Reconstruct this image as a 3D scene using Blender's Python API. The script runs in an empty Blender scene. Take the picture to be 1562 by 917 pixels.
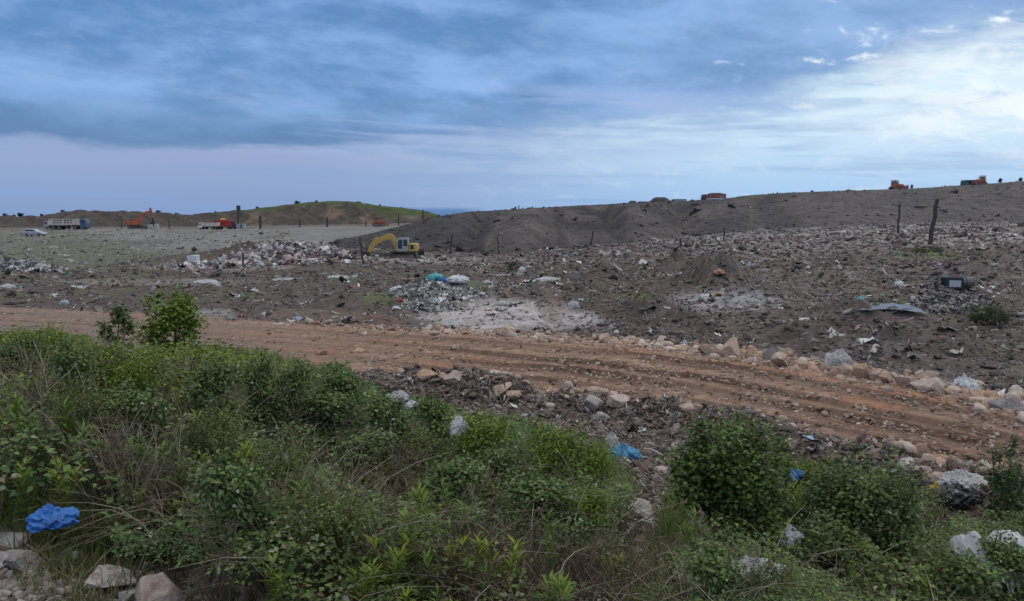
import bpy, bmesh, math, random
import numpy as np
from mathutils import Vector, Matrix

R = math.radians
rng = np.random.default_rng(11)
random.seed(5)
scene = bpy.context.scene
COL = scene.collection

# ------------------------------------------------------------------ camera
F, CX, CY = 1203.0, 781.0, 458.5            # focal length and centre of the photograph, in its pixels
PITCH = R(6.1)
ZC = 5.2
CP, SP = math.cos(PITCH), math.sin(PITCH)


def project(x, y, z):
    f = y * CP - (z - ZC) * SP
    f = np.where(f > 0.05, f, 0.05)
    v = y * SP + (z - ZC) * CP
    return CX + F * x / f, CY - F * v / f


def slope_of(py):
    v = (CY - np.asarray(py, float)) / F
    return (v * CP - SP) / (CP + v * SP)


# ------------------------------------------------------------------ noise
def _hash(ix, iy, s):
    n = (ix * 374761393 + iy * 668265263 + s * 362437) & 0xFFFFFFFF
    n = ((n ^ (n >> 13)) * 1274126177) & 0xFFFFFFFF
    n = n ^ (n >> 16)
    return n * (2 * math.pi / 4294967296.0)


def noise(x, y, seed=0):
    x0 = np.floor(x); y0 = np.floor(y)
    fx = x - x0; fy = y - y0
    ix = x0.astype(np.int64); iy = y0.astype(np.int64)
    u = fx * fx * fx * (fx * (fx * 6 - 15) + 10)
    v = fy * fy * fy * (fy * (fy * 6 - 15) + 10)

    def g(dx, dy):
        a = _hash(ix + dx, iy + dy, seed)
        return np.cos(a) * (fx - dx) + np.sin(a) * (fy - dy)
    a = g(0, 0); b = g(1, 0); c = g(0, 1); d = g(1, 1)
    return 1.45 * ((a + (b - a) * u) * (1 - v) + (c + (d - c) * u) * v)


def fbm(x, y, o=4, seed=0, gain=0.5):
    t = 0; amp = 1; tot = 0
    for k in range(o):
        t = t + amp * noise(x * 2.03 ** k + 17.3 * k, y * 2.03 ** k - 9.1 * k, seed + k)
        tot += amp; amp *= gain
    return t / tot


def ridged(x, y, o=3, seed=0):
    t = 0; amp = 1; tot = 0
    for k in range(o):
        t = t + amp * (1 - 2 * np.abs(noise(x * 2.1 ** k + 5.3 * k, y * 2.1 ** k + 3.1 * k, seed + k)))
        tot += amp; amp *= 0.5
    return t / tot


def ss(a, b, x):
    t = np.clip((x - a) / (b - a), 0, 1)
    return t * t * (3 - 2 * t)


def interp(x, pts):
    p = np.array(pts, float)
    return np.interp(x, p[:, 0], p[:, 1])


# ------------------------------------------------------------------ the road's centre line (far and near edge in metres)
def _catmull(pts, n):
    P = np.array(pts, float)
    P = np.vstack([2 * P[0] - P[1], P, 2 * P[-1] - P[-2]])
    out = []
    for i in range(1, len(P) - 2):
        for t in np.linspace(0, 1, n, endpoint=False):
            out.append(0.5 * (2 * P[i] + (P[i + 1] - P[i - 1]) * t + (2 * P[i - 1] - 5 * P[i] + 4 * P[i + 1] - P[i + 2]) * t ** 2
                              + (-P[i - 1] + 3 * P[i] - 3 * P[i + 1] + P[i + 2]) * t ** 3))
    out.append(P[-2])
    return np.array(out)


ROAD_FAR = [(-70, 60.0), (-45, 49.5), (-28, 43.2), (-11.7, 37.0), (0.5, 33.0), (6.2, 29.6), (9.6, 26.0), (12.2, 21.2), (14.6, 16.0), (17.5, 9.5), (21, 2)]
ROAD_NEAR = [(-72, 52.0), (-47, 41.5), (-26, 34.8), (-9.4, 29.2), (0.37, 23.2), (3.6, 20.9), (6.7, 18.5), (9.3, 15.2), (11.4, 11.2), (13.8, 6.0), (16.5, 0)]
_f = _catmull(ROAD_FAR, 14); _n = _catmull(ROAD_NEAR, 14)
ROAD_C = (_f + _n) / 2
ROAD_W = np.linalg.norm(_f - _n, axis=1)


def road_coords(x, y):
    """signed distance from the near edge towards the camera (t<0 on the road and beyond), distance beyond the far edge, run s"""
    best = np.full(x.shape, 1e18); tn = np.zeros(x.shape); w = np.zeros(x.shape); sv = np.zeros(x.shape)
    run = 0.0
    for i in range(len(ROAD_C) - 1):
        a = ROAD_C[i]; b = ROAD_C[i + 1]
        d = b - a; L = math.hypot(*d)
        k = np.clip(((x - a[0]) * d[0] + (y - a[1]) * d[1]) / (L * L), 0, 1)
        qx = x - a[0] - k * d[0]; qy = y - a[1] - k * d[1]
        d2 = qx * qx + qy * qy
        m = d2 < best
        best = np.where(m, d2, best)
        side = (d[0] * (y - a[1]) - d[1] * (x - a[0])) / L          # + on the far side
        tn = np.where(m, np.sign(side) * np.sqrt(d2), tn)
        w = np.where(m, ROAD_W[i] + (ROAD_W[i + 1] - ROAD_W[i]) * k, w)
        sv = np.where(m, run + k * L, sv)
        run += L
    return tn, w, sv                       # lateral offset from centre (+ far), width, run


# ------------------------------------------------------------------ terrain
SKY_L = [(-400, 331), (-100, 330), (0, 331), (55, 331), (75, 327), (115, 322), (200, 324), (240, 325), (285, 328.5), (300, 328.5), (330, 325), (360, 322), (400, 318.5),
         (450, 311.5), (500, 307), (530, 307.5), (580, 315), (620, 319.5), (650, 324), (668, 330), (690, 336), (720, 350), (760, 380)]
SKY_M = [(430, 392), (470, 377), (520, 366), (560, 357), (600, 347), (640, 338), (662, 331), (720, 322.5), (800, 318.5), (880, 313.5), (960, 309.5), (1040, 306.5), (1100, 303.5),
         (1130, 298.5), (1200, 294), (1300, 290.5), (1400, 287), (1470, 282), (1500, 280), (1562, 276), (1700, 270), (2400, 262)]
DEP_M = [(430, 125), (470, 140), (520, 142), (600, 160), (662, 195), (760, 215), (900, 235), (1100, 250), (2400, 250)]
BASE_M = [(430, 120), (500, 128), (560, 122), (640, 117), (700, 112), (760, 104), (830, 117), (900, 127), (1000, 142), (1160, 165), (1300, 165), (1562, 172), (2400, 180)]
EDGE_L = [(-400, 356), (0, 352), (130, 350.5), (300, 350), (400, 348), (560, 345), (640, 342), (700, 345), (760, 360)]
BASE_L = [(-400, 70), (0, 74), (130, 75), (260, 84), (400, 104), (500, 132), (760, 150)]

BUMPS = []            # (x, y, radius x, radius y, height) of heaped waste on the plain, filled below


def azim(x, y):
    yy = np.where(y > 0.5, y, 0.5)
    return CX + F * x / (yy * 0.9943)


def ground(x, y, fine=True, parts=False):
    x = np.asarray(x, float); y = np.asarray(y, float)
    a = azim(x, y)
    t, w, s = road_coords(x, y)
    near = -(t + w / 2)                                   # metres on the camera's side of the near edge
    far = t - w / 2                                       # metres beyond the far edge
    # dump plain
    plain = 3.6 * ss(0, 95, x) * ss(0, 22, far)
    rough = ss(0.0, 3.5, far) * (1 - 0.55 * ss(60, 140, y))
    lump = np.zeros_like(x)
    if fine:
        rgt = ss(600, 1000, a)
        lump = (0.16 + 0.12 * rgt) * fbm(x / 2.6, y / 2.6, 4, 3) + (0.10 + 0.16 * rgt) * np.maximum(0, ridged(x / 3.1 + .3 * y, y / 2.0, 3, 21) - 0.1) \
            + 0.25 * fbm(x / 14, y / 14, 2, 31) + 0.07 * ridged(x / .9, y / .7, 3, 33) * (0.5 + rgt)
        lump = lump * rough * (1 + 0.5 * ss(40, 90, y))
    plain = plain + lump
    for (bx, by, rx, ry, h, sd) in BUMPS:
        g = np.exp(-(((x - bx) / rx) ** 2 + ((y - by) / ry) ** 2))
        m = g > 0.004
        if np.any(m):
            add = np.zeros_like(x)
            xm = x[m]; ym = y[m]
            add[m] = h * g[m] * (1 + (0.9 * fbm(xm / 1.3, ym / 1.1, 4, sd) + 0.6 * ridged(xm / 1.7 + 0.4 * ym, ym / 1.2, 3, sd + 9) if fine else 0))
            plain = plain + add
    # grey gravel slope on the left and the terrace above it
    yb = interp(a, BASE_L); ye = 188.0
    ze = ZC + ye * slope_of(interp(a, EDGE_L))
    k = np.clip((y - yb) / (ye - yb), 0, 1)
    slopeL = ze * (0.25 * k + 0.75 * k * k * (3 - 2 * k)) - 0.02 + np.where(y > ye, -0.25 * ss(ye, ye + 8, y), 0)
    slopeL = np.where((a < 760) & (y > yb), slopeL, -5)
    if fine:
        slopeL = slopeL + ss(0, .2, k) * (0.22 * fbm(x / 6, y / 9, 4, 41) + 0.35 * fbm(x / 25, y / 25, 2, 44)) * (y < 215)
    # hills behind it, cut by gullies
    y0 = 252.0; y1 = 292.0
    zr = ZC + y1 * slope_of(interp(a, SKY_L))
    k = np.clip((y - y0) / (y1 - y0), 0, 1)
    gul = ridged(x / 7.0 + y * 0.12, y / 60.0, 3, 51) if fine else 0
    hill = np.where(a < 760, 1.5 + (zr - 1.5) * np.where(k < 0.45, 1.75 * k, 0.7875 + (k - .45) * 0.3864) + (gul * 1.5 * np.sin(np.pi * k) if fine else 0), -9)
    hill = hill - 0.06 * np.maximum(0, y - y1)
    hill = np.where(y > y0, hill, -9)
    # dark mound of the landfill on the right
    yb = interp(a, BASE_M); yr = interp(a, DEP_M); zr = ZC + yr * slope_of(interp(a, SKY_M))
    k = np.clip((y - yb) / (yr - yb), 0, 1)
    zb = 3.6 * ss(0, 95, x)
    mo = zb - 0.4 + (zr - zb + 0.4) * (0.55 * k + 0.45 * np.sin(k * np.pi / 2))
    if fine:
        en = np.sin(np.pi * np.clip(k, 0, 1)) ** 0.7
        mo = mo + en * (1.9 * ridged(x / 19 - y / 30, y / 75 + x / 90, 3, 61) * ss(0.05, .5, k) + 0.35 * fbm(x / 5, y / 7, 4, 65) + 0.7 * fbm(x / 30, y / 40, 2, 69))
        for (a0, wa, hh, fl) in [(815, 26, 4.2, 34), (965, 30, 2.6, 30), (690, 40, 2.2, 25), (1210, 60, 2.0, 40)]:
            mo = mo + hh * np.exp(-((a - a0 + 10 * fbm(x / 8, y / 12, 2, 68)) / (wa + fl * (1 - k))) ** 2) * en
        for (a0, wa, hh, da) in [(905, 16, 2.4, 40), (1030, 18, 2.0, 20), (745, 12, 1.6, -25), (1120, 25, 1.6, 60)]:
            mo = mo - hh * np.exp(-((a - a0 - da * (1 - k)) / wa) ** 2) * en
    mo = np.where(y < yr + 1, np.minimum(mo, ZC + y * slope_of(interp(a, SKY_M)) - 0.1 + (0.25 * fbm(x / 3, y / 5, 3, 67) if fine else 0)), mo)
    mo = mo - np.where(y > yr, 0.5 + 0.022 * (y - yr), 0) * ss(yr, yr + 6, y)
    mo = np.where((a > 432) & (y > yb), mo, -9)
    base = plain - 9.0 * ss(420, 900, y)
    z = np.maximum(np.maximum(base, slopeL), np.maximum(hill, mo))
    cls = np.where(mo >= z - 1e-9, 3, np.where(hill >= z - 1e-9, 2, np.where(slopeL >= z - 1e-9, 1, 0)))
    # the road bed, the bank of rubble on its near side, and the slope up to the viewpoint
    onroad = (t < w / 2) & (t > -w / 2)
    z = np.where(far < 1.5, z * ss(-0.2, 1.5, far), z)
    z = np.where(onroad, -0.3, z)
    up = np.clip((near - 2.2) / 14.3, 0, 1)
    hs = 3.6 * (up - 0.06 * np.sin(2 * np.pi * up))
    berm = np.where(near > 0, (0.62 + (0.75 * fbm(x / 1.9, y / 1.9, 4, 71) if fine else 0)) * np.exp(-((near - 1.4) / 1.0) ** 2) * ss(430, 640, a), 0)
    if fine:
        hs = hs + 0.05 * fbm(x / 0.7, y / 0.7, 4, 81) * ss(0.3, 2, near) + 0.10 * fbm(x / 3, y / 3, 2, 85) * ss(2, 5, near)
    z = np.where(near > 0, hs + berm - 0.3 * (1 - ss(0, 0.5, near)), z)
    cls = np.where(near > 0, 4, np.where(onroad, 5, cls))
    if parts:
        return z, cls, a, near, far
    return z


def hit(px, py, fine=False, dmax=700):
    """where the line of sight through a pixel of the photograph meets the ground"""
    u = (px - CX) / F; v = (CY - py) / F
    d = np.array([u, CP + v * SP, v * CP - SP])
    tt = np.geomspace(1.5, dmax, 5000)
    P = np.outer(tt, d)
    g = ground(P[:, 0], P[:, 1], fine)
    m = np.nonzero(P[:, 2] + ZC < g)[0]
    i = m[0] if len(m) else len(tt) - 1
    return Vector((P[i, 0], P[i, 1], float(g[i])))


def at_depth(px, py, Y):
    u = (px - CX) / F; v = (CY - py) / F
    k = Y / (CP + v * SP)
    return Vector((u * k, Y, ZC + (v * CP - SP) * k))


def on_ground(x, y):
    return float(ground(np.array([x]), np.array([y]), True)[0])


def bump_at(px, py, wpx, dep, h, sd):
    p = hit(px, py)
    BUMPS.append((p.x, p.y, wpx * p.y / F / 2, dep, h, sd))


for b in [(1035, 418, 60, 3.0, 0.9, 301), (1085, 440, 100, 2.6, 1.15, 302), (1150, 462, 110, 2.0, 0.6, 303), (985, 486, 90, 1.4, 0.85, 304),
          (1040, 500, 110, 1.5, 0.5, 305), (1450, 474, 110, 1.2, 1.0, 306), (1300, 490, 160, 1.6, 0.45, 307), (1250, 520, 160, 1.5, 0.45, 308),
          (1400, 540, 200, 1.6, 0.5, 309), (560, 470, 170, 2.2, 0.4, 310), (660, 452, 110, 2.6, 0.7, 311), (1500, 420, 200, 3, 0.5, 312), (430, 395, 230, 7.0, 1.3, 313)]:
    bump_at(b[0], b[1], b[2], b[3], b[4] * (1.35 if b[0] > 900 and b[0] != 1450 else 1.1), b[5])


# ------------------------------------------------------------------ mesh helpers
def mesh_np(name, verts, faces, mat=None, col=None, smooth=False):
    """faces: list of integer arrays (n, k)"""
    me = bpy.data.meshes.new(name)
    verts = np.ascontiguousarray(verts, dtype=np.float32)
    me.vertices.add(len(verts)); me.vertices.foreach_set('co', verts.ravel())
    faces = [np.asarray(f, np.int32) for f in faces if len(f)]
    nl = sum(f.size for f in faces); nf = sum(len(f) for f in faces)
    me.loops.add(nl); me.polygons.add(nf)
    me.loops.foreach_set('vertex_index', np.concatenate([f.ravel() for f in faces]))
    tot = np.concatenate([np.full(len(f), f.shape[1], np.int32) for f in faces])
    start = np.concatenate([[0], np.cumsum(tot)[:-1]]).astype(np.int32)
    me.polygons.foreach_set('loop_start', start)
    try:
        me.polygons.foreach_set('loop_total', tot)
    except Exception:
        pass
    if smooth:
        me.polygons.foreach_set('use_smooth', np.ones(nf, bool))
    if col is not None:
        c = np.ones((len(verts), 4), np.float32); c[:, :3] = col
        at = me.color_attributes.new('tint', 'FLOAT_COLOR', 'POINT')
        at.data.foreach_set('color', c.ravel())
    me.update(calc_edges=True)
    me.validate()
    if mat is not None:
        me.materials.append(mat)
    return me


def link(name, me, parent=None, loc=None):
    o = bpy.data.objects.new(name, me)
    COL.objects.link(o)
    if parent is not None:
        o.parent = parent
    if loc is not None:
        o.location = loc
    return o


def tag(o, label=None, cat=None, group=None, kind=None):
    if label: o['label'] = label
    if cat: o['category'] = cat
    if group: o['group'] = group
    if kind: o['kind'] = kind
    return o


def empty(name, loc=(0, 0, 0), rz=0.0, sc=1.0):
    o = bpy.data.objects.new(name, None)
    o.empty_display_size = 0.2
    COL.objects.link(o)
    o.location = loc; o.rotation_euler = (0, 0, rz); o.scale = (sc, sc, sc)
    return o


def copy_tree(o, parent=None):
    c = o.copy(); COL.objects.link(c)
    if parent is not None:
        c.parent = parent
    for ch in list(o.children):
        copy_tree(ch, c)
    return c


class MB:
    """collects simple solids into one mesh"""
    def __init__(self):
        self.v = []; self.f = []

    def add(self, vs, fs):
        n = len(self.v)
        self.v += [tuple(p) for p in vs]; self.f += [tuple(i + n for i in f) for f in fs]
        return self

    def box(self, c, s, ry=0.0, taper=1.0):
        cx, cy, cz = c; hx, hy, hz = s[0] / 2, s[1] / 2, s[2] / 2
        vs = []
        for z in (-hz, hz):
            k = 1 if z < 0 else taper
            for x, y in ((-hx, -hy), (hx, -hy), (hx, hy), (-hx, hy)):
                X, Z = x * k, z
                vs.append((cx + X * math.cos(ry) + Z * math.sin(ry), cy + y * k, cz - X * math.sin(ry) + Z * math.cos(ry)))
        return self.add(vs, [(3, 2, 1, 0), (4, 5, 6, 7), (0, 1, 5, 4), (1, 2, 6, 5), (2, 3, 7, 6), (3, 0, 4, 7)])

    def prism(self, prof, y0, y1):
        n = len(prof)
        vs = [(x, y0, z) for x, z in prof] + [(x, y1, z) for x, z in prof]
        fs = [tuple(range(n)), tuple(range(2 * n - 1, n - 1, -1))] + [(i, i + n, (i + 1) % n + n, (i + 1) % n) for i in range(n)]
        return self.add(vs, fs)

    def cyl(self, p0, p1, r, n=12, r1=None):
        p0 = Vector(p0); p1 = Vector(p1); d = (p1 - p0).normalized()
        e = d.orthogonal().normalized(); g = d.cross(e)
        r1 = r if r1 is None else r1
        vs = []
        for p, q in ((p0, r), (p1, r1)):
            for i in range(n):
                a = 2 * math.pi * i / n
                vs.append(p + e * q * math.cos(a) + g * q * math.sin(a))
        return self.add(vs, [tuple(range(n - 1, -1, -1)), tuple(range(n, 2 * n))] + [(i, (i + 1) % n, (i + 1) % n + n, i + n) for i in range(n)])

    def build(self, name, mat, parent=None, bevel=0.0, loc=None):
        me = bpy.data.meshes.new(name)
        me.from_pydata(self.v, [], self.f)
        bm = bmesh.new(); bm.from_mesh(me)
        bmesh.ops.recalc_face_normals(bm, faces=bm.faces)
        if bevel > 0:
            bmesh.ops.bevel(bm, geom=[e for e in bm.edges if len(e.link_faces) == 2 and e.calc_face_angle(0) > 0.6], offset=bevel, segments=1, affect='EDGES')
        bm.to_mesh(me); bm.free()
        me.materials.append(mat)
        return link(name, me, parent, loc)


# ------------------------------------------------------------------ materials
def _nt(name):
    m = bpy.data.materials.new(name); m.use_nodes = True
    nt = m.node_tree; nt.nodes.clear()
    return m, nt, nt.nodes.new, nt.links.new


def mat_earth(name, nscale=1.0, bump=0.08, rough=0.95, contrast=0.5, speck=0.0, speck_scale=6.0):
    """tint attribute, broken up by noise at several sizes; optional pale specks of litter"""
    m, nt, N, L = _nt(name)
    out = N('ShaderNodeOutputMaterial'); b = N('ShaderNodeBsdfPrincipled'); b.inputs['Roughness'].default_value = rough
    b.inputs['Specular IOR Level'].default_value = 0.2
    at = N('ShaderNodeAttribute'); at.attribute_name = 'tint'
    tc = N('ShaderNodeTexCoord')
    def nz(sc, det=6, ro=0.65):
        n = N('ShaderNodeTexNoise'); n.inputs['Scale'].default_value = sc; n.inputs['Detail'].default_value = det; n.inputs['Roughness'].default_value = ro
        L(tc.outputs['Object'], n.inputs['Vector']); return n
    n1 = nz(0.9 * nscale); n2 = nz(5.5 * nscale, 8, 0.7)
    mr = N('ShaderNodeMapRange'); mr.inputs[1].default_value = 0.3; mr.inputs[2].default_value = 0.7
    mr.inputs[3].default_value = 1 - contrast; mr.inputs[4].default_value = 1 + contrast
    ad = N('ShaderNodeMath'); ad.operation = 'MULTIPLY_ADD'; ad.inputs[1].default_value = 0.6
    L(n2.outputs[0], ad.inputs[0])
    sc = N('ShaderNodeMath'); sc.operation = 'MULTIPLY'; sc.inputs[1].default_value = 0.4
    L(n1.outputs[0], sc.inputs[0]); L(sc.outputs[0], ad.inputs[2]); L(ad.outputs[0], mr.inputs[0])
    mul = N('ShaderNodeVectorMath'); mul.operation = 'SCALE'
    L(at.outputs['Color'], mul.inputs[0]); L(mr.outputs[0], mul.inputs['Scale'])
    colout = mul.outputs[0]
    if speck > 0:
        vo = N('ShaderNodeTexVoronoi'); vo.inputs['Scale'].default_value = speck_scale; vo.inputs['Randomness'].default_value = 1
        L(tc.outputs['Object'], vo.inputs['Vector'])
        th = N('ShaderNodeMath'); th.operation = 'GREATER_THAN'; th.inputs[1].default_value = 1 - speck
        sx = N('ShaderNodeSeparateColor'); L(vo.outputs['Color'], sx.inputs[0]); L(sx.outputs[0], th.inputs[0])
        sz = N('ShaderNodeMath'); sz.operation = 'LESS_THAN'; sz.inputs[1].default_value = 0.33; L(vo.outputs['Distance'], sz.inputs[0])
        mm = N('ShaderNodeMath'); mm.operation = 'MULTIPLY'; L(th.outputs[0], mm.inputs[0]); L(sz.outputs[0], mm.inputs[1])
        mx = N('ShaderNodeMix'); mx.data_type = 'RGBA'; mx.inputs[7].default_value = (0.45, 0.43, 0.42, 1)
        m7 = N('ShaderNodeMath'); m7.operation = 'MULTIPLY'; m7.inputs[1].default_value = 0.8; L(mm.outputs[0], m7.inputs[0])
        L(m7.outputs[0], mx.inputs[0]); L(colout, mx.inputs[6]); colout = mx.outputs[2]
    L(colout, b.inputs['Base Color'])
    bp = N('ShaderNodeBump'); bp.inputs['Strength'].default_value = 1.0; bp.inputs['Distance'].default_value = bump
    L(ad.outputs[0], bp.inputs['Height']); L(bp.outputs[0], b.inputs['Normal'])
    L(b.outputs[0], out.inputs[0])
    return m


def mat_plain(name, c, rough=0.6, metal=0.0, var=0.18, scale=3.0, dirt=None, spec=0.4, bump=0.0, trans=0.0):
    """flat paint, plastic or metal with a little wear and dirt"""
    m, nt, N, L = _nt(name)
    out = N('ShaderNodeOutputMaterial'); b = N('ShaderNodeBsdfPrincipled')
    b.inputs['Roughness'].default_value = rough; b.inputs['Metallic'].default_value = metal; b.inputs['Specular IOR Level'].default_value = spec
    tc = N('ShaderNodeTexCoord'); n = N('ShaderNodeTexNoise'); n.inputs['Scale'].default_value = scale; n.inputs['Detail'].default_value = 6
    n.inputs['Roughness'].default_value = 0.65
    L(tc.outputs['Object'], n.inputs['Vector'])
    mx = N('ShaderNodeMix'); mx.data_type = 'RGBA'
    d = dirt or tuple(x * (1 - 2 * var) for x in c)
    mx.inputs[6].default_value = (*c, 1); mx.inputs[7].default_value = (*d, 1)
    mr = N('ShaderNodeMapRange'); mr.inputs[1].default_value = 0.42; mr.inputs[2].default_value = 0.72; mr.inputs[4].default_value = 0.8
    L(n.outputs[0], mr.inputs[0]); L(mr.outputs[0], mx.inputs[0]); L(mx.outputs[2], b.inputs['Base Color'])
    if bump:
        bp = N('ShaderNodeBump'); bp.inputs['Distance'].default_value = bump; L(n.outputs[0], bp.inputs['Height']); L(bp.outputs[0], b.inputs['Normal'])
    if trans:
        t = N('ShaderNodeBsdfTranslucent'); L(mx.outputs[2], t.inputs[0]); ms = N('ShaderNodeMixShader'); ms.inputs[0].default_value = trans
        L(b.outputs[0], ms.inputs[1]); L(t.outputs[0], ms.inputs[2]); L(ms.outputs[0], out.inputs[0])
    else:
        L(b.outputs[0], out.inputs[0])
    return m


def mat_tint(name, rough=0.55, trans=0.0, spec=0.3, scale=25.0, contrast=0.25):
    """tint attribute per leaf or scrap, with fine mottling"""
    m, nt, N, L = _nt(name)
    out = N('ShaderNodeOutputMaterial'); b = N('ShaderNodeBsdfPrincipled'); b.inputs['Roughness'].default_value = rough
    b.inputs['Specular IOR Level'].default_value = spec
    at = N('ShaderNodeAttribute'); at.attribute_name = 'tint'
    tc = N('ShaderNodeTexCoord'); n = N('ShaderNodeTexNoise'); n.inputs['Scale'].default_value = scale; n.inputs['Detail'].default_value = 3
    L(tc.outputs['Object'], n.inputs['Vector'])
    mr = N('ShaderNodeMapRange'); mr.inputs[1].default_value = 0.3; mr.inputs[2].default_value = 0.7; mr.inputs[3].default_value = 1 - contrast; mr.inputs[4].default_value = 1 + contrast
    L(n.outputs[0], mr.inputs[0])
    mul = N('ShaderNodeVectorMath'); mul.operation = 'SCALE'; L(at.outputs['Color'], mul.inputs[0]); L(mr.outputs[0], mul.inputs['Scale'])
    L(mul.outputs[0], b.inputs['Base Color'])
    if trans:
        t = N('ShaderNodeBsdfTranslucent'); L(mul.outputs[0], t.inputs[0]); ms = N('ShaderNodeMixShader'); ms.inputs[0].default_value = trans
        L(b.outputs[0], ms.inputs[1]); L(t.outputs[0], ms.inputs[2]); L(ms.outputs[0], out.inputs[0])
    else:
        L(b.outputs[0], out.inputs[0])
    return m


M_GROUND = mat_earth('waste_soil', 1.0, 0.16, contrast=0.75)
M_SOIL = mat_earth('soil', 2.5, 0.04, contrast=0.5)
M_SLOPE = mat_earth('gravel_soil', 0.8, 0.12, contrast=0.6, speck=0.02, speck_scale=1.9)
M_MOUND = mat_earth('dark_fill', 0.42, 0.8, contrast=0.95)
M_HILL = mat_earth('hill_earth', 0.3, 0.8, contrast=0.95)
M_ROAD = mat_earth('road_gravel', 2.2, 0.05, contrast=0.5)
M_CLOD = mat_earth('clod', 2.0, 0.06, contrast=0.55)
M_ROCK = mat_earth('limestone', 3.5, 0.10, contrast=0.6, rough=0.85)
M_LEAF = mat_tint('leaf', 0.55, 0.18, 0.14)
M_GRASS = mat_tint('grass_blade', 0.6, 0.2, 0.12)
M_FIBRE = mat_tint('fibre', 0.85, 0.0, 0.15, scale=14.0)
M_STEM = mat_tint('dry_stem', 0.8, 0.0, 0.2)
M_SCRAP = mat_tint('scrap', 0.6, 0.0, 0.3, scale=8.0, contrast=0.35)

# ------------------------------------------------------------------ terrain sheet
def mixc(a, b, k):
    return a * (1 - k[:, None]) + np.asarray(b)[None, :] * k[:, None]


def blob(px, py, cx, cy, rx, ry, nz, hard=0.35):
    d = np.sqrt(((px - cx) / rx) ** 2 + ((py - cy) / ry) ** 2)
    return 1 - ss(1 - hard, 1 + hard, d + 0.45 * nz)


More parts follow.
